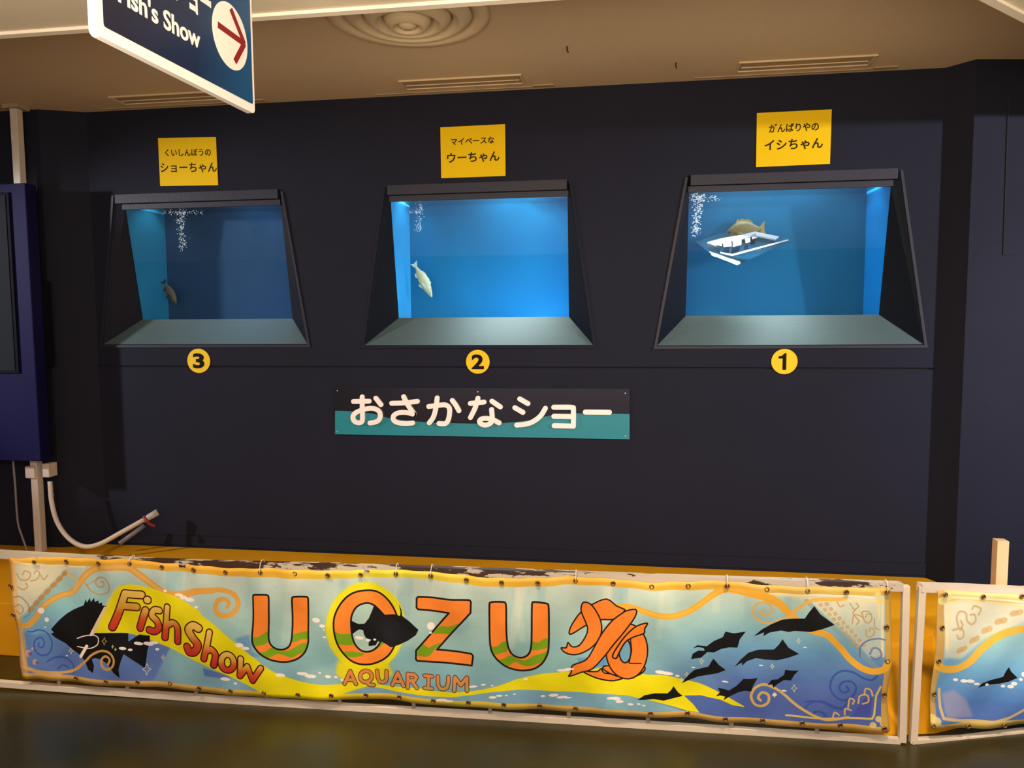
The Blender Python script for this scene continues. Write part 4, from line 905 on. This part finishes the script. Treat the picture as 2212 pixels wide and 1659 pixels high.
# ribbon over streamer edge, black fish behind it at left
blk = C(17, 17, 19)
sh.poly(vw(V3, [(362, 682), (385, 655), (425, 612), (470, 572), (515, 545), (560, 525), (588, 515), (604, 470), (612, 495), (632, 462), (640, 490), (662, 462), (668, 490), (692, 478), (697, 502), (716, 492), (722, 515), (746, 518), (725, 570), (700, 620), (672, 668), (655, 708), (900, 710), (906, 768), (945, 742), (985, 716), (1062, 722), (1060, 775), (1040, 830), (1022, 955), (970, 915), (880, 850), (862, 900), (845, 960), (850, 1022), (808, 985), (770, 925), (722, 892), (672, 882), (650, 890), (668, 935), (662, 985), (628, 962), (600, 900), (560, 855), (505, 810), (470, 775), (430, 755), (392, 735), (362, 712), (386, 700)]), blk)
sh.poly(vw(V3, [(735, 520), (755, 530), (660, 725), (632, 718)]), C(214, 188, 150)); sh.line(vw(V3, [(612, 800), (572, 872)]), 7.5, C(232, 214, 200)); sh.line(vw(V3, [(640, 722), (655, 690)]), 6, C(226, 204, 176))
curl(V3, [(550, 742), (600, 727), (660, 724), (692, 745), (686, 790), (640, 815), (600, 812), (550, 800)], 2.6, C(226, 210, 200), 1)
# redraw the low ochre ribbon that crosses the fish
curl(V3, [(520, 970), (600, 910), (650, 860), (720, 832), (780, 845), (812, 890), (800, 940), (760, 960), (725, 935), (722, 890), (752, 868), (782, 890), (770, 922)], 5.6, C(190, 146, 80), .98)
# Fish Show lettering
def hand(V, strokes, w, y0, y1, dot=None):
    dk = C(70, 20, 10)
    P0 = [cr(vw(V, st), 8) if len(st) > 2 else vw(V, st) for st in strokes]; wz = w/V[2]
    wz *= 1.22
    for p in P0: sh.line(p, wz+5.2, dk)
    Y0 = V[1]+y0/V[2]; Y1 = V[1]+y1/V[2]
    def g(X, Yc):
        v = np.clip((Yc-Y0)/(Y1-Y0), 0, 1); return gr([(0, C(226, 192, 98)), (.42, C(206, 158, 60)), (.62, C(196, 84, 40)), (1, C(182, 44, 40))], v)
    for p in P0: sh.line(p, wz-.6, g)
hand(V3, [[(888, 428), (850, 520), (790, 666)], [(890, 426), (1000, 436)], [(858, 517), (965, 522)]], 44, 400, 690)
hand(V3, [[(1040, 474), (1042, 474)], [(1028, 548), (990, 668)]], 42, 460, 690)
hand(V3, [[(1130, 545), (1090, 545), (1075, 580), (1112, 620), (1125, 665), (1095, 692), (1058, 682)]], 36, 520, 710)
hand(V3, [[(1190, 518), (1180, 620), (1165, 738)], [(1185, 650), (1228, 628), (1258, 665), (1252, 768)]], 34, 510, 780)
hand(V3, [[(1405, 668), (1368, 648), (1338, 680), (1365, 735), (1402, 785), (1378, 832), (1338, 838), (1322, 805)]], 44, 620, 860)
hand(V4, [[(62, 680), (45, 790), (14, 915)], [(42, 845), (80, 830), (118, 880), (100, 975)]], 42, 660, 985)
hand(V4, [[(222+56*math.cos(t), 950+74*math.sin(t)) for t in np.linspace(0, 2*math.pi, 16)]], 42, 860, 1050)
hand(V4, [[(342, 915), (328, 1075)], [(328, 1075), (400, 985)], [(400, 985), (448, 1110)], [(448, 1110), (522, 1000)]], 40, 900, 1130)
# UOZU
org = C(228, 128, 48); grn = C(112, 152, 24); K = C(26, 18, 14)
def chaik(l, n=2):
    l = [np.array(p, float) for p in l]
    for _ in range(n): l = [q for i in range(len(l)) for q in (l[i]*.78+l[(i+1) % len(l)]*.22, l[i]*.22+l[(i+1) % len(l)]*.78)]
    return l
def letter(V, outer, inner=None, greens=(), holes_bg=None):
    q = chaik(vw(V, outer)) if len(outer) > 19 and len(outer) < 40 else vw(V, outer); sh.poly(q, org)
    for g_ in greens: sh.poly(cr(vw(V, g_), 4, True), grn, 1, clip=q)
    if inner: sh.poly(vw(V, inner), holes_bg)
    sh.line(q+[q[0]], 3.9, K)
    if inner: i_ = vw(V, inner); sh.line(i_+[i_[0]], 3.9, K)
letter(V4, [(450, 345), (580, 345), (592, 370), (592, 560), (580, 740), (600, 800), (650, 835), (710, 842), (765, 820), (790, 770), (797, 600), (798, 380), (808, 360), (935, 362), (945, 380), (940, 600), (937, 700), (940, 780), (915, 860), (860, 915), (780, 943), (700, 948), (600, 930), (510, 880), (450, 800), (440, 740), (452, 560), (446, 370)], None,
       [[(430, 735), (500, 722), (560, 685), (600, 680), (580, 770), (520, 800), (430, 800)], [(795, 715), (860, 690), (950, 680), (940, 740), (880, 752), (795, 775)],
        [(500, 866), (560, 858), (620, 820), (700, 852), (780, 838), (860, 795), (940, 780), (920, 850), (850, 880), (790, 907), (720, 885), (660, 880), (600, 907), (545, 905)]])
Oo = cr([(1400, 318), (1550, 322), (1640, 385), (1705, 490), (1740, 600), (1745, 700), (1700, 830), (1640, 905), (1540, 960), (1440, 977), (1340, 955), (1260, 890), (1200, 790), (1172, 660), (1177, 540), (1230, 430), (1310, 350)], 4, True)
Oi = cr([(1450, 425), (1515, 440), (1565, 500), (1600, 620), (1600, 720), (1570, 800), (1510, 850), (1440, 862), (1380, 830), (1340, 760), (1325, 650), (1330, 540), (1375, 455)], 4, True)
letter(V4, Oo, Oi, [[(1150, 665), (1230, 700), (1340, 705), (1345, 795), (1250, 800), (1150, 760)], [(1240, 865), (1330, 862), (1440, 880), (1400, 905), (1320, 912), (1250, 890)], [(1590, 770), (1640, 760), (1600, 800), (1550, 830)]], C(160, 190, 184))
sh.poly(vw(V4, [(1318, 570), (1350, 590), (1392, 610), (1445, 606), (1482, 560), (1505, 505), (1530, 438), (1575, 482), (1620, 535), (1700, 532), (1755, 548), (1760, 510), (1745, 440), (1768, 490), (1776, 548), (1850, 600), (1925, 665), (1902, 712), (1830, 762), (1750, 798), (1680, 818), (1640, 790), (1590, 765), (1560, 768), (1545, 800), (1480, 810), (1478, 780), (1505, 752), (1455, 738), (1436, 700), (1432, 668), (1400, 658), (1372, 672), (1335, 702), (1322, 640)]), blk)
letter(V5, [(95, 372), (560, 395), (572, 410), (568, 510), (430, 660), (265, 845), (575, 880), (590, 900), (578, 985), (300, 955), (90, 945), (76, 930), (78, 850), (220, 690), (375, 510), (95, 485), (80, 470), (82, 385)], None,
       [[(290, 635), (370, 640), (460, 612), (380, 702), (320, 705), (235, 697)], [(130, 790), (190, 825), (240, 800), (300, 790), (240, 850), (180, 905), (60, 890), (70, 850)]])
letter(V5, [(745, 410), (870, 412), (888, 430), (890, 700), (905, 820), (940, 885), (1010, 915), (1070, 895), (1105, 850), (1117, 760), (1115, 430), (1125, 415), (1255, 420), (1270, 440), (1270, 750), (1265, 860), (1220, 950), (1140, 1010), (1020, 1035), (900, 1010), (810, 940), (755, 860), (738, 760), (735, 430)], None,
       [[(730, 815), (800, 810), (850, 770), (895, 765), (895, 850), (850, 865), (800, 882), (730, 870)], [(1110, 762), (1180, 770), (1220, 740), (1280, 740), (1270, 810), (1200, 832), (1110, 835)],
        [(800, 942), (870, 920), (930, 890), (1000, 925), (1060, 930), (1130, 890), (1200, 870), (1275, 845), (1245, 915), (1190, 950), (1100, 985), (1030, 980), (970, 950), (890, 995)]])
# AQUARIUM
def small(V, strokes, w=30):
    dk = C(84, 50, 28)
    for st in strokes: sh.line(vw(V, st), w/V[2]+3.0, dk)
    def g(X, Yc):
        v = np.clip((Yc-V[1])*V[2], 1030, 1200); v = (v-1030)/170; return gr([(0, C(214, 128, 66)), (.6, C(196, 132, 74)), (1, C(170, 150, 84))], v)
    for st in strokes: sh.line(vw(V, st), w/V[2]-.4, g)
small(V4, [[(1264, 1146), (1315, 1035), (1368, 1146)], [(1288, 1110), (1345, 1110)]])
small(V4, [[(1455+52*math.cos(t), 1082+50*math.sin(t)) for t in np.linspace(0, 2*math.pi, 18)], [(1465, 1138), (1490, 1160), (1522, 1162)]])
small(V4, [[(1556, 1030), (1560, 1095), (1575, 1130), (1602, 1138), (1630, 1125), (1640, 1095), (1642, 1030)]])
small(V4, [[(1690, 1162), (1742, 1045), (1792, 1166)], [(1712, 1125), (1772, 1128)]])
small(V4, [[(1832, 1058), (1830, 1180)], [(1835, 1062), (1885, 1066), (1908, 1090), (1890, 1118), (1838, 1120)], [(1868, 1124), (1912, 1182)]])
small(V5, [[(155, 1075), (226, 1078)], [(192, 1075), (190, 1182)], [(158, 1182), (226, 1186)]], 28)
small(V5, [[(278, 1078), (280, 1150), (300, 1182), (330, 1186), (360, 1170), (372, 1130), (372, 1080)]])
small(V5, [[(424, 1200), (430, 1085), (482, 1152), (534, 1092), (536, 1206)]])
# tangled orange ring and tentacle mark
def piece(q): sh.poly(q, C(226, 124, 44)); sh.line(q+[q[0]], 2.9, K)
sh.poly(vw(V5, [(1520, 900), (1640, 900), (1780, 900), (1780, 990), (1560, 990)]), C(88, 142, 200), .8, blur=3)
piece(cr(vw(V5, [(1450, 682), (1478, 610), (1560, 500), (1660, 432), (1785, 385), (1870, 442), (1958, 492), (1850, 562), (1730, 572), (1600, 625), (1475, 696)]), 3, True))
piece(cr(vw(V5, [(1580, 1022), (1700, 1028), (1735, 1005), (1765, 1045), (1850, 1058), (1945, 1085), (1850, 1115), (1740, 1100), (1640, 1062)]), 3, True))
piece(cr(vw(V6, [(-60, 860), (100, 850), (235, 850), (264, 885), (200, 932), (80, 945), (-30, 905)]), 3, True))
ring = [(1354+45*math.cos(t), 1405+60*math.sin(t)) for t in np.linspace(0, 2*math.pi, 30, endpoint=False)]; hole_ = [(1350+13*math.cos(t), 1405+26*math.sin(t)) for t in np.linspace(0, 2*math.pi, 24, endpoint=False)]
sh.poly(ring, C(226, 124, 44)); sh.poly(hole_, C(110, 160, 190)); sh.line(ring+[ring[0]], 2.9, K); sh.line(hole_+[hole_[0]], 2.9, K)
sh.line(vw(V6, [(150, 640), (160, 740), (140, 835)]), 2.4, K); sh.line(vw(V6, [(145, 838), (235, 840)]), 2.4, K)
piece(cr(vw(V5, [(1585, 412), (1640, 430), (1700, 510), (1737, 600), (1735, 700), (1685, 785), (1600, 845), (1500, 874), (1420, 860), (1378, 820), (1425, 815), (1440, 770), (1475, 805), (1540, 795), (1600, 715), (1615, 650), (1590, 580), (1558, 500), (1562, 440)]), 3, True))
piece(cr(vw(V6, [(10, 780), (60, 690), (120, 610), (200, 545), (282, 520), (262, 565), (255, 605), (180, 630), (110, 670), (60, 760), (40, 800)]), 3, True))
piece(cr(vw(V5, [(1448, 1072), (1470, 1032), (1482, 968), (1600, 920), (1665, 830), (1745, 690), (1840, 570), (1950, 492)])+vw(V6, [(100, 430), (192, 415), (185, 475), (100, 590), (10, 700)])+vw(V5, [(1780, 880), (1660, 1000), (1560, 1030)]), 3, True))
# squids
for q in ([(1118, 634), (1180, 580), (1250, 540), (1340, 505), (1430, 495), (1512, 492), (1545, 440), (1585, 393), (1630, 455), (1738, 532), (1640, 572), (1560, 597), (1430, 592), (1390, 602), (1330, 590), (1240, 605), (1190, 634), (1197, 602), (1160, 620)],
          [(890, 588), (960, 606), (1053, 598), (1005, 655), (985, 718), (920, 712), (860, 722), (800, 752), (750, 748), (700, 792), (622, 800), (635, 758), (680, 735), (728, 738), (722, 716), (680, 708), (640, 714), (670, 693), (745, 702), (800, 660), (870, 630)],
          [(962, 862), (1010, 810), (1070, 762), (1150, 740), (1272, 736), (1310, 700), (1340, 657), (1385, 720), (1468, 770), (1370, 800), (1290, 817), (1200, 812), (1130, 802), (1060, 822), (1020, 856), (1020, 832)],
          [(552, 997), (600, 930), (650, 888), (760, 866), (780, 830), (798, 802), (840, 852), (895, 893), (830, 920), (770, 930), (680, 942), (620, 965)],
          [(816, 1098), (850, 1065), (832, 1032), (880, 1040), (920, 1052), (980, 1010), (1030, 955), (1080, 956), (1142, 948), (1108, 1000), (1090, 1053), (1040, 1047), (990, 1062), (930, 1095), (875, 1128), (890, 1100), (850, 1090)],
          [(1218, 1008), (1250, 970), (1225, 970), (1300, 964), (1350, 930), (1358, 890), (1410, 897), (1465, 898), (1430, 930), (1404, 974), (1350, 970), (1300, 1000), (1265, 1030), (1258, 1000)],
          [(205, 1118), (260, 1080), (340, 1068), (440, 1076), (470, 1050), (488, 1022), (522, 1070), (560, 1100), (480, 1117), (410, 1130), (330, 1112), (250, 1118)]): sh.poly(vw(V6, q), blk)
# foam dashes
wh = C(236, 226, 222)
for V, l in ((V3, [(1172, 405, 15, 9), (1268, 435, 28, 10), (1300, 452, 26, 12), (1345, 468, 32, 14), (1390, 520, 12, 9), (290, 550, 24, 22), (330, 614, 17, 16), (318, 668, 7, 5), (978, 780, 34, 12), (1050, 780, 38, 14), (1090, 772, 30, 10), (870, 812, 26, 10), (922, 823, 16, 9), (1110, 820, 14, 10), (470, 868, 8, 6)]),
             (V4, [(1012, 574, 36, 22), (1068, 624, 26, 14), (1084, 657, 9, 7), (1088, 726, 16, 9), (335, 790, 36, 20), (385, 820, 36, 14), (695, 1062, 44, 16), (890, 1052, 50, 15), (960, 1078, 50, 16), (1038, 1053, 12, 8), (1112, 1088, 28, 13), (1182, 1091, 18, 9), (1240, 1115, 15, 9), (195, 1105, 44, 16), (285, 1145, 15, 9), (1395, 737, 40, 16), (1470, 757, 18, 9), (1535, 750, 14, 9)]),
             (V5, [(210, 632, 34, 34), (207, 693, 13, 10), (1400, 1015, 60, 12), (1450, 1003, 46, 10), (1063, 1105, 20, 10), (590, 1172, 38, 10), (680, 1157, 22, 9), (760, 1165, 14, 6), (310, 1286, 50, 13), (375, 1295, 42, 10), (765, 1268, 36, 11), (825, 1252, 30, 9), (888, 1248, 14, 6), (960, 1238, 14, 6), (1216, 1254, 22, 10), (1310, 1245, 44, 14), (1385, 1265, 50, 12), (1440, 1272, 34, 7), (1830, 1265, 44, 12), (1900, 1295, 34, 12)]),
             (V6, [(385, 908, 42, 14), (440, 918, 46, 14), (518, 938, 18, 8), (40, 1105, 34, 14), (80, 1128, 18, 8), (150, 1152, 24, 9), (215, 1151, 16, 7), (255, 1164, 14, 6), (890, 984, 26, 6), (640, 868, 18, 5), (1170, 856, 18, 5), (1350, 1055, 20, 6), (1515, 720, 14, 4), (1275, 1085, 18, 14)])):
    for x_, y_, rx_, ry_ in l: sh.ell((V[0]+x_/V[2], V[1]+y_/V[2]), rx_/V[2], ry_/V[2], wh, .95, rot=.12 if rx_ > ry_*1.4 and V is not V5 else -.05)
# four-pointed sparkles
def spark(V, c_, r_, col=C(222, 206, 140), al=.9):
    q = [(c_[0], c_[1]-r_*1.35), (c_[0]+r_*.35, c_[1]-r_*.35), (c_[0]+r_, c_[1]), (c_[0]+r_*.35, c_[1]+r_*.35), (c_[0], c_[1]+r_*1.35), (c_[0]-r_*.35, c_[1]+r_*.35), (c_[0]-r_, c_[1]), (c_[0]-r_*.35, c_[1]-r_*.35)]
    q = vw(V, q); sh.line(q+[q[0]], 1.3, col, al)
spark(V3, (1035, 962), 30, C(226, 214, 160)); spark(V3, (737, 765), 20, C(196, 160, 96)); spark(V3, (503, 832), 17); spark(V3, (1150, 880), 14); spark(V3, (800, 800), 8); spark(V3, (822, 818), 7)
for c_, r_ in (((705, 822), 18), ((590, 925), 15), ((1466, 668), 16), ((1258, 864), 14), ((1428, 1035), 22), ((1275, 1085), 16), ((550, 975), 16)): spark(V6, c_, r_, C(212, 212, 150), .8)
m_banner = sh.material('printed_vinyl_banner', (1.0, 1.0, 1.0))

def cloth(name, pl, sheet, f_top, f_bot, fl, fr, m, parent, NX=260, NY=30, seed=0):
    """banner sheet: fl/fr give the side edges; small folds; UVs are the sheet's own metres"""
    vs = []; uv = []
    r_ = np.random.default_rng(seed); ph = r_.uniform(0, 6, 12)
    for j in range(NY+1):
        v = j/NY
        for i in range(NX+1):
            u = i/NX; xl = fl(v); xr_ = fr(v); X_ = xl+(xr_-xl)*u
            Y_ = f_top(X_)+(f_bot(X_)-f_top(X_))*v
            st = pl.st((X_, Y_)); s_, t_ = st
            d_ = .004*math.sin(s_*9+t_*14+ph[0])+.003*math.sin(s_*17-t_*21+ph[1])+.0022*math.sin(s_*31+t_*17+ph[2])+.005*math.sin(s_*4.1+ph[3])*math.sin(v*math.pi)
            d_ += .0045*math.exp(-((v-0)/.25)**2)*math.sin(s_*2*math.pi/.135+ph[4])
            vs.append(pl.w(st, d_+.004)); uv.append(((s_-sheet.s0)/(sheet.s1-sheet.s0), (t_-sheet.t0)/(sheet.t1-sheet.t0)))
    n1 = (NX+1)*(NY+1); fs = [(j*(NX+1)+i, j*(NX+1)+i+1, (j+1)*(NX+1)+i+1, (j+1)*(NX+1)+i) for j in range(NY) for i in range(NX)]
    o3 = np.array(parent.location); me = bpy.data.meshes.new(name); me.from_pydata([tuple(v-o3) for v in vs], [], fs)
    ul = me.uv_layers.new(name='UVMap')
    for p in me.polygons:
        p.use_smooth = True
        for li in p.loop_indices: ul.data[li].uv = uv[me.loops[li].vertex_index]
    bm = bmesh.new(); bm.from_mesh(me); bmesh.ops.recalc_face_normals(bm, faces=bm.faces); bm.to_mesh(me); bm.free()
    o = link(name, me, m, parent)
    md = o.modifiers.new('thickness', 'SOLIDIFY'); md.thickness = .0012; md.offset = 0
    return o
def grommet(pl, p, parent, dark=False):
    q = pl.w(pl.st(p), .010); b = B(); b.torus(q, pl.n, .0075, .0028, 14, 6)
    g = b.build('grommet', m_brass, parent, smooth=True)
    b = B(); b.prism([q+pl.h*.006*math.cos(t)+np.array([0, 0, .006*math.sin(t)])-pl.n*.002 for t in np.linspace(0, 2*math.pi, 10, endpoint=False)], tuple(pl.n*.001)); b.build('grommet_hole', m_hole, parent) if dark else None
    if not dark:
        b.v = []; b.f = []; b.prism([q+pl.h*.0045*math.cos(t)+np.array([0, 0, .0045*math.sin(t)])-pl.n*.002 for t in np.linspace(0, 2*math.pi, 10, endpoint=False)], tuple(pl.n*.001)); b.build('grommet_hole', m_hole, parent)
def tie(pl, p, ytop, parent):
    a = pl.w(pl.st(p), .014); c_ = pl.w(pl.st((p[0]+1, ytop)), 0)
    back = c_-pl.n*.020; front = c_+pl.n*.004
    b = B(); b.tube(cr([a, (a+front)/2+pl.n*.006, front+np.array([0, 0, .004]), back+np.array([0, 0, .002]), back-np.array([0, 0, .03]), a-pl.n*.016], 4), .0017, 6); b.build('cable_tie', m_tie, parent, smooth=True)
ban1 = empty('banner', tuple(c1.w((1.9, .35)))); tag(ban1, 'wide sea-blue printed banner reading Fish Show UOZU AQUARIUM with fish and squid silhouettes', 'banner')
fl1 = lambda v: float(np.interp(v, [0, .3, .6, .85, 1], [xl_top, 27, 37, 42, xl_bot])); fr1 = lambda v: float(np.interp(v, [0, .5, .75, 1], [1925, 1925, 1917, 1921]))
cloth('printed_sheet', c1, sh, lambda X: float(ftop(X)), lambda X: float(fbot(X)), fl1, fr1, m_banner, ban1, seed=3)
for p in gt: grommet(c1, p, ban1)
for p in gb[1:]: grommet(c1, p, ban1, True)
for p in vw(V7, [(489, 679), (496, 914), (473, 1145)])+vw(V3, [(85, 372), (102, 575)]): grommet(c1, p, ban1)
for xt in (284, 565, 857, 932, 1244, 1570, 1742, 1914):
    p = min(gt, key=lambda g_: abs(g_[0]-xt)); tie(c1, p, yat(top, xt)-8, ban1)

# second banner
s2_0 = c2.st((2006, 1400))[0]; s2_1 = s2_0+1.5
sh2 = Sheet(c2, s2_0-.02, s2_1+.02, .02, c2.st((2030, 1268))[1]+.03, 900); sh2.k = np.linalg.norm(c2.st((2100, 1400))-c2.st((2140, 1400)))/40*900
main = sh; sh = sh2
vv = np.clip((sh.py-1290)/265, 0, 1)
sh.a[:] = gr([(0, C(196, 206, 190)), (.35, C(140, 184, 190)), (.6, C(102, 158, 200)), (.85, C(78, 122, 190)), (1, C(80, 110, 182))], vv)
lace(V7, [(880, 470), (1445, 490), (1445, 640), (1150, 780), (1000, 900), (880, 890)], .7)
for i in range(10):
    t_ = i/9; sh.ell(vw(V7, [(1400-t_*430+(i % 2)*16, 580+t_*280-(i % 2)*22)])[0], 9, 6, C(190, 156, 102), .75, rot=-.6, blur=1)
sh.poly([(1990, 1268), (2700, 1290), (2700, 1310), (2060, 1301), (1990, 1292)], C(204, 184, 116)); sh.poly([(1985, 1590), (1985, 1565), (2060, 1561), (2212, 1553), (2700, 1500), (2700, 1640)], C(200, 176, 96))
sh.poly(vw(V7, [(780, 420), (900, 420), (886, 700), (868, 950), (835, 1150), (830, 1420), (760, 1420)]), C(184, 150, 84), .95)
sh.line(vw(V7, [(915, 500), (905, 650), (893, 830)]), 6, C(224, 210, 165), .8, soft=1); sh.line(vw(V7, [(930, 640), (940, 530), (1020, 505), (1200, 515), (1445, 545)]), 5, bl, .85); sh.line(vw(V7, [(940, 485), (1200, 490), (1445, 510)]), 4, C(226, 220, 190), .9)
for pts in ([(980, 680), (975, 620), (1000, 580), (1040, 590), (1045, 640), (1080, 665), (1110, 640), (1100, 600), (1070, 600)], [(1130, 600), (1145, 560), (1100, 540), (1085, 560)], [(940, 700), (1000, 690), (1015, 740), (980, 760), (965, 735)], [(1000, 640), (1010, 670), (990, 700)]): curl(V7, pts, 4, tan, .7, 1)
rib(V7, [(840, 950), (900, 975), (980, 970), (1060, 920), (1140, 840), (1250, 760), (1350, 715), (1480, 685), (1600, 660), (1760, 640)], 15, C(220, 172, 62))
sh.line(vw(V7, [(865, 1120), (865, 1240), (880, 1310), (1000, 1330), (1230, 1345), (1330, 1310), (1445, 1240), (1600, 1160)]), 6, C(206, 178, 120), .9)
sh.poly(vw(V7, [(880, 1150), (960, 1120), (1040, 1180), (1100, 1310), (900, 1310)]), C(150, 146, 178), .7, blur=4)
for c_ in ((925, 480), (880, 505), (800, 1310), (850, 1375), (830, 1330)): sh.ell(vw(V7, [c_])[0], 10, 9, C(218, 204, 130), .85, blur=1)
sh.poly(vw(V7, [(1115, 1098), (1140, 1065), (1200, 1042), (1290, 1025), (1310, 990), (1335, 960), (1350, 990), (1392, 1032), (1330, 1058), (1270, 1070), (1200, 1075), (1150, 1085)]), blk)
for x_, y_, rx_, ry_ in ((973, 1050, 16, 11), (1025, 1055, 22, 12), (1065, 1053, 26, 12), (1105, 1070, 20, 9), (1175, 1075, 14, 10), (1290, 1088, 16, 10), (1340, 1090, 22, 12), (1365, 1070, 20, 12), (1412, 1042, 12, 10), (1435, 1010, 14, 16)): sh.ell((V7[0]+x_/V7[2], V7[1]+y_/V7[2]), rx_/V7[2], ry_/V7[2], wh, .9)
m_banner2 = sh.material('printed_vinyl_banner_right', (1.0, 1.0, 1.0))
ban2 = empty('banner', tuple(c2.w((.9, .35)))); tag(ban2, 'second sea-blue banner with a single squid silhouette, cut off by the right edge', 'banner')
t2 = c2.st((2040, 1284))[1]; 
def cloth2():
    tl, tr_ = c2.st((2026, 1275)), c2.st((2212, 1283)); bl_, br_ = c2.st((2006, 1574)), c2.st((2212, 1567))
    NX, NY = 90, 24; vs = []; uv = []
    for j in range(NY+1):
        v = j/NY
        for i in range(NX+1):
            s_ = (tl[0]*(1-v)+bl_[0]*v)+(s2_1-(tl[0]*(1-v)+bl_[0]*v))*i/NX
            tt0 = tl[1]+(tr_[1]-tl[1])*min(1.2, (s_-tl[0])/(tr_[0]-tl[0])); tb0 = bl_[1]+(br_[1]-bl_[1])*min(1.2, (s_-bl_[0])/(br_[0]-bl_[0]))+.008*math.sin(s_*16)
            t_ = tt0+(tb0-tt0)*v
            d_ = .006*math.sin(s_*12+t_*16)+.004*math.sin(s_*25-t_*20)+.004
            vs.append(c2.w((s_, t_), d_)); uv.append(((s_-sh2.s0)/(sh2.s1-sh2.s0), (t_-sh2.t0)/(sh2.t1-sh2.t0)))
    fs = [(j*(NX+1)+i, j*(NX+1)+i+1, (j+1)*(NX+1)+i+1, (j+1)*(NX+1)+i) for j in range(NY) for i in range(NX)]
    o3 = np.array(ban2.location); me = bpy.data.meshes.new('printed_sheet'); me.from_pydata([tuple(v-o3) for v in vs], [], fs); ul = me.uv_layers.new(name='UVMap')
    for p in me.polygons:
        p.use_smooth = True
        for li in p.loop_indices: ul.data[li].uv = uv[me.loops[li].vertex_index]
    o = link('printed_sheet', me, m_banner2, ban2); md = o.modifiers.new('thickness', 'SOLIDIFY'); md.thickness = .0012; md.offset = 0
cloth2()
for p in vw(V7, [(890, 457), (1151, 471), (1415, 468), (867, 684), (843, 915), (812, 1140), (806, 1362), (1050, 1362), (1300, 1358)]): grommet(c2, p, ban2)
for o in bpy.data.objects:
    if '_w' in o.keys(): del o['_w']
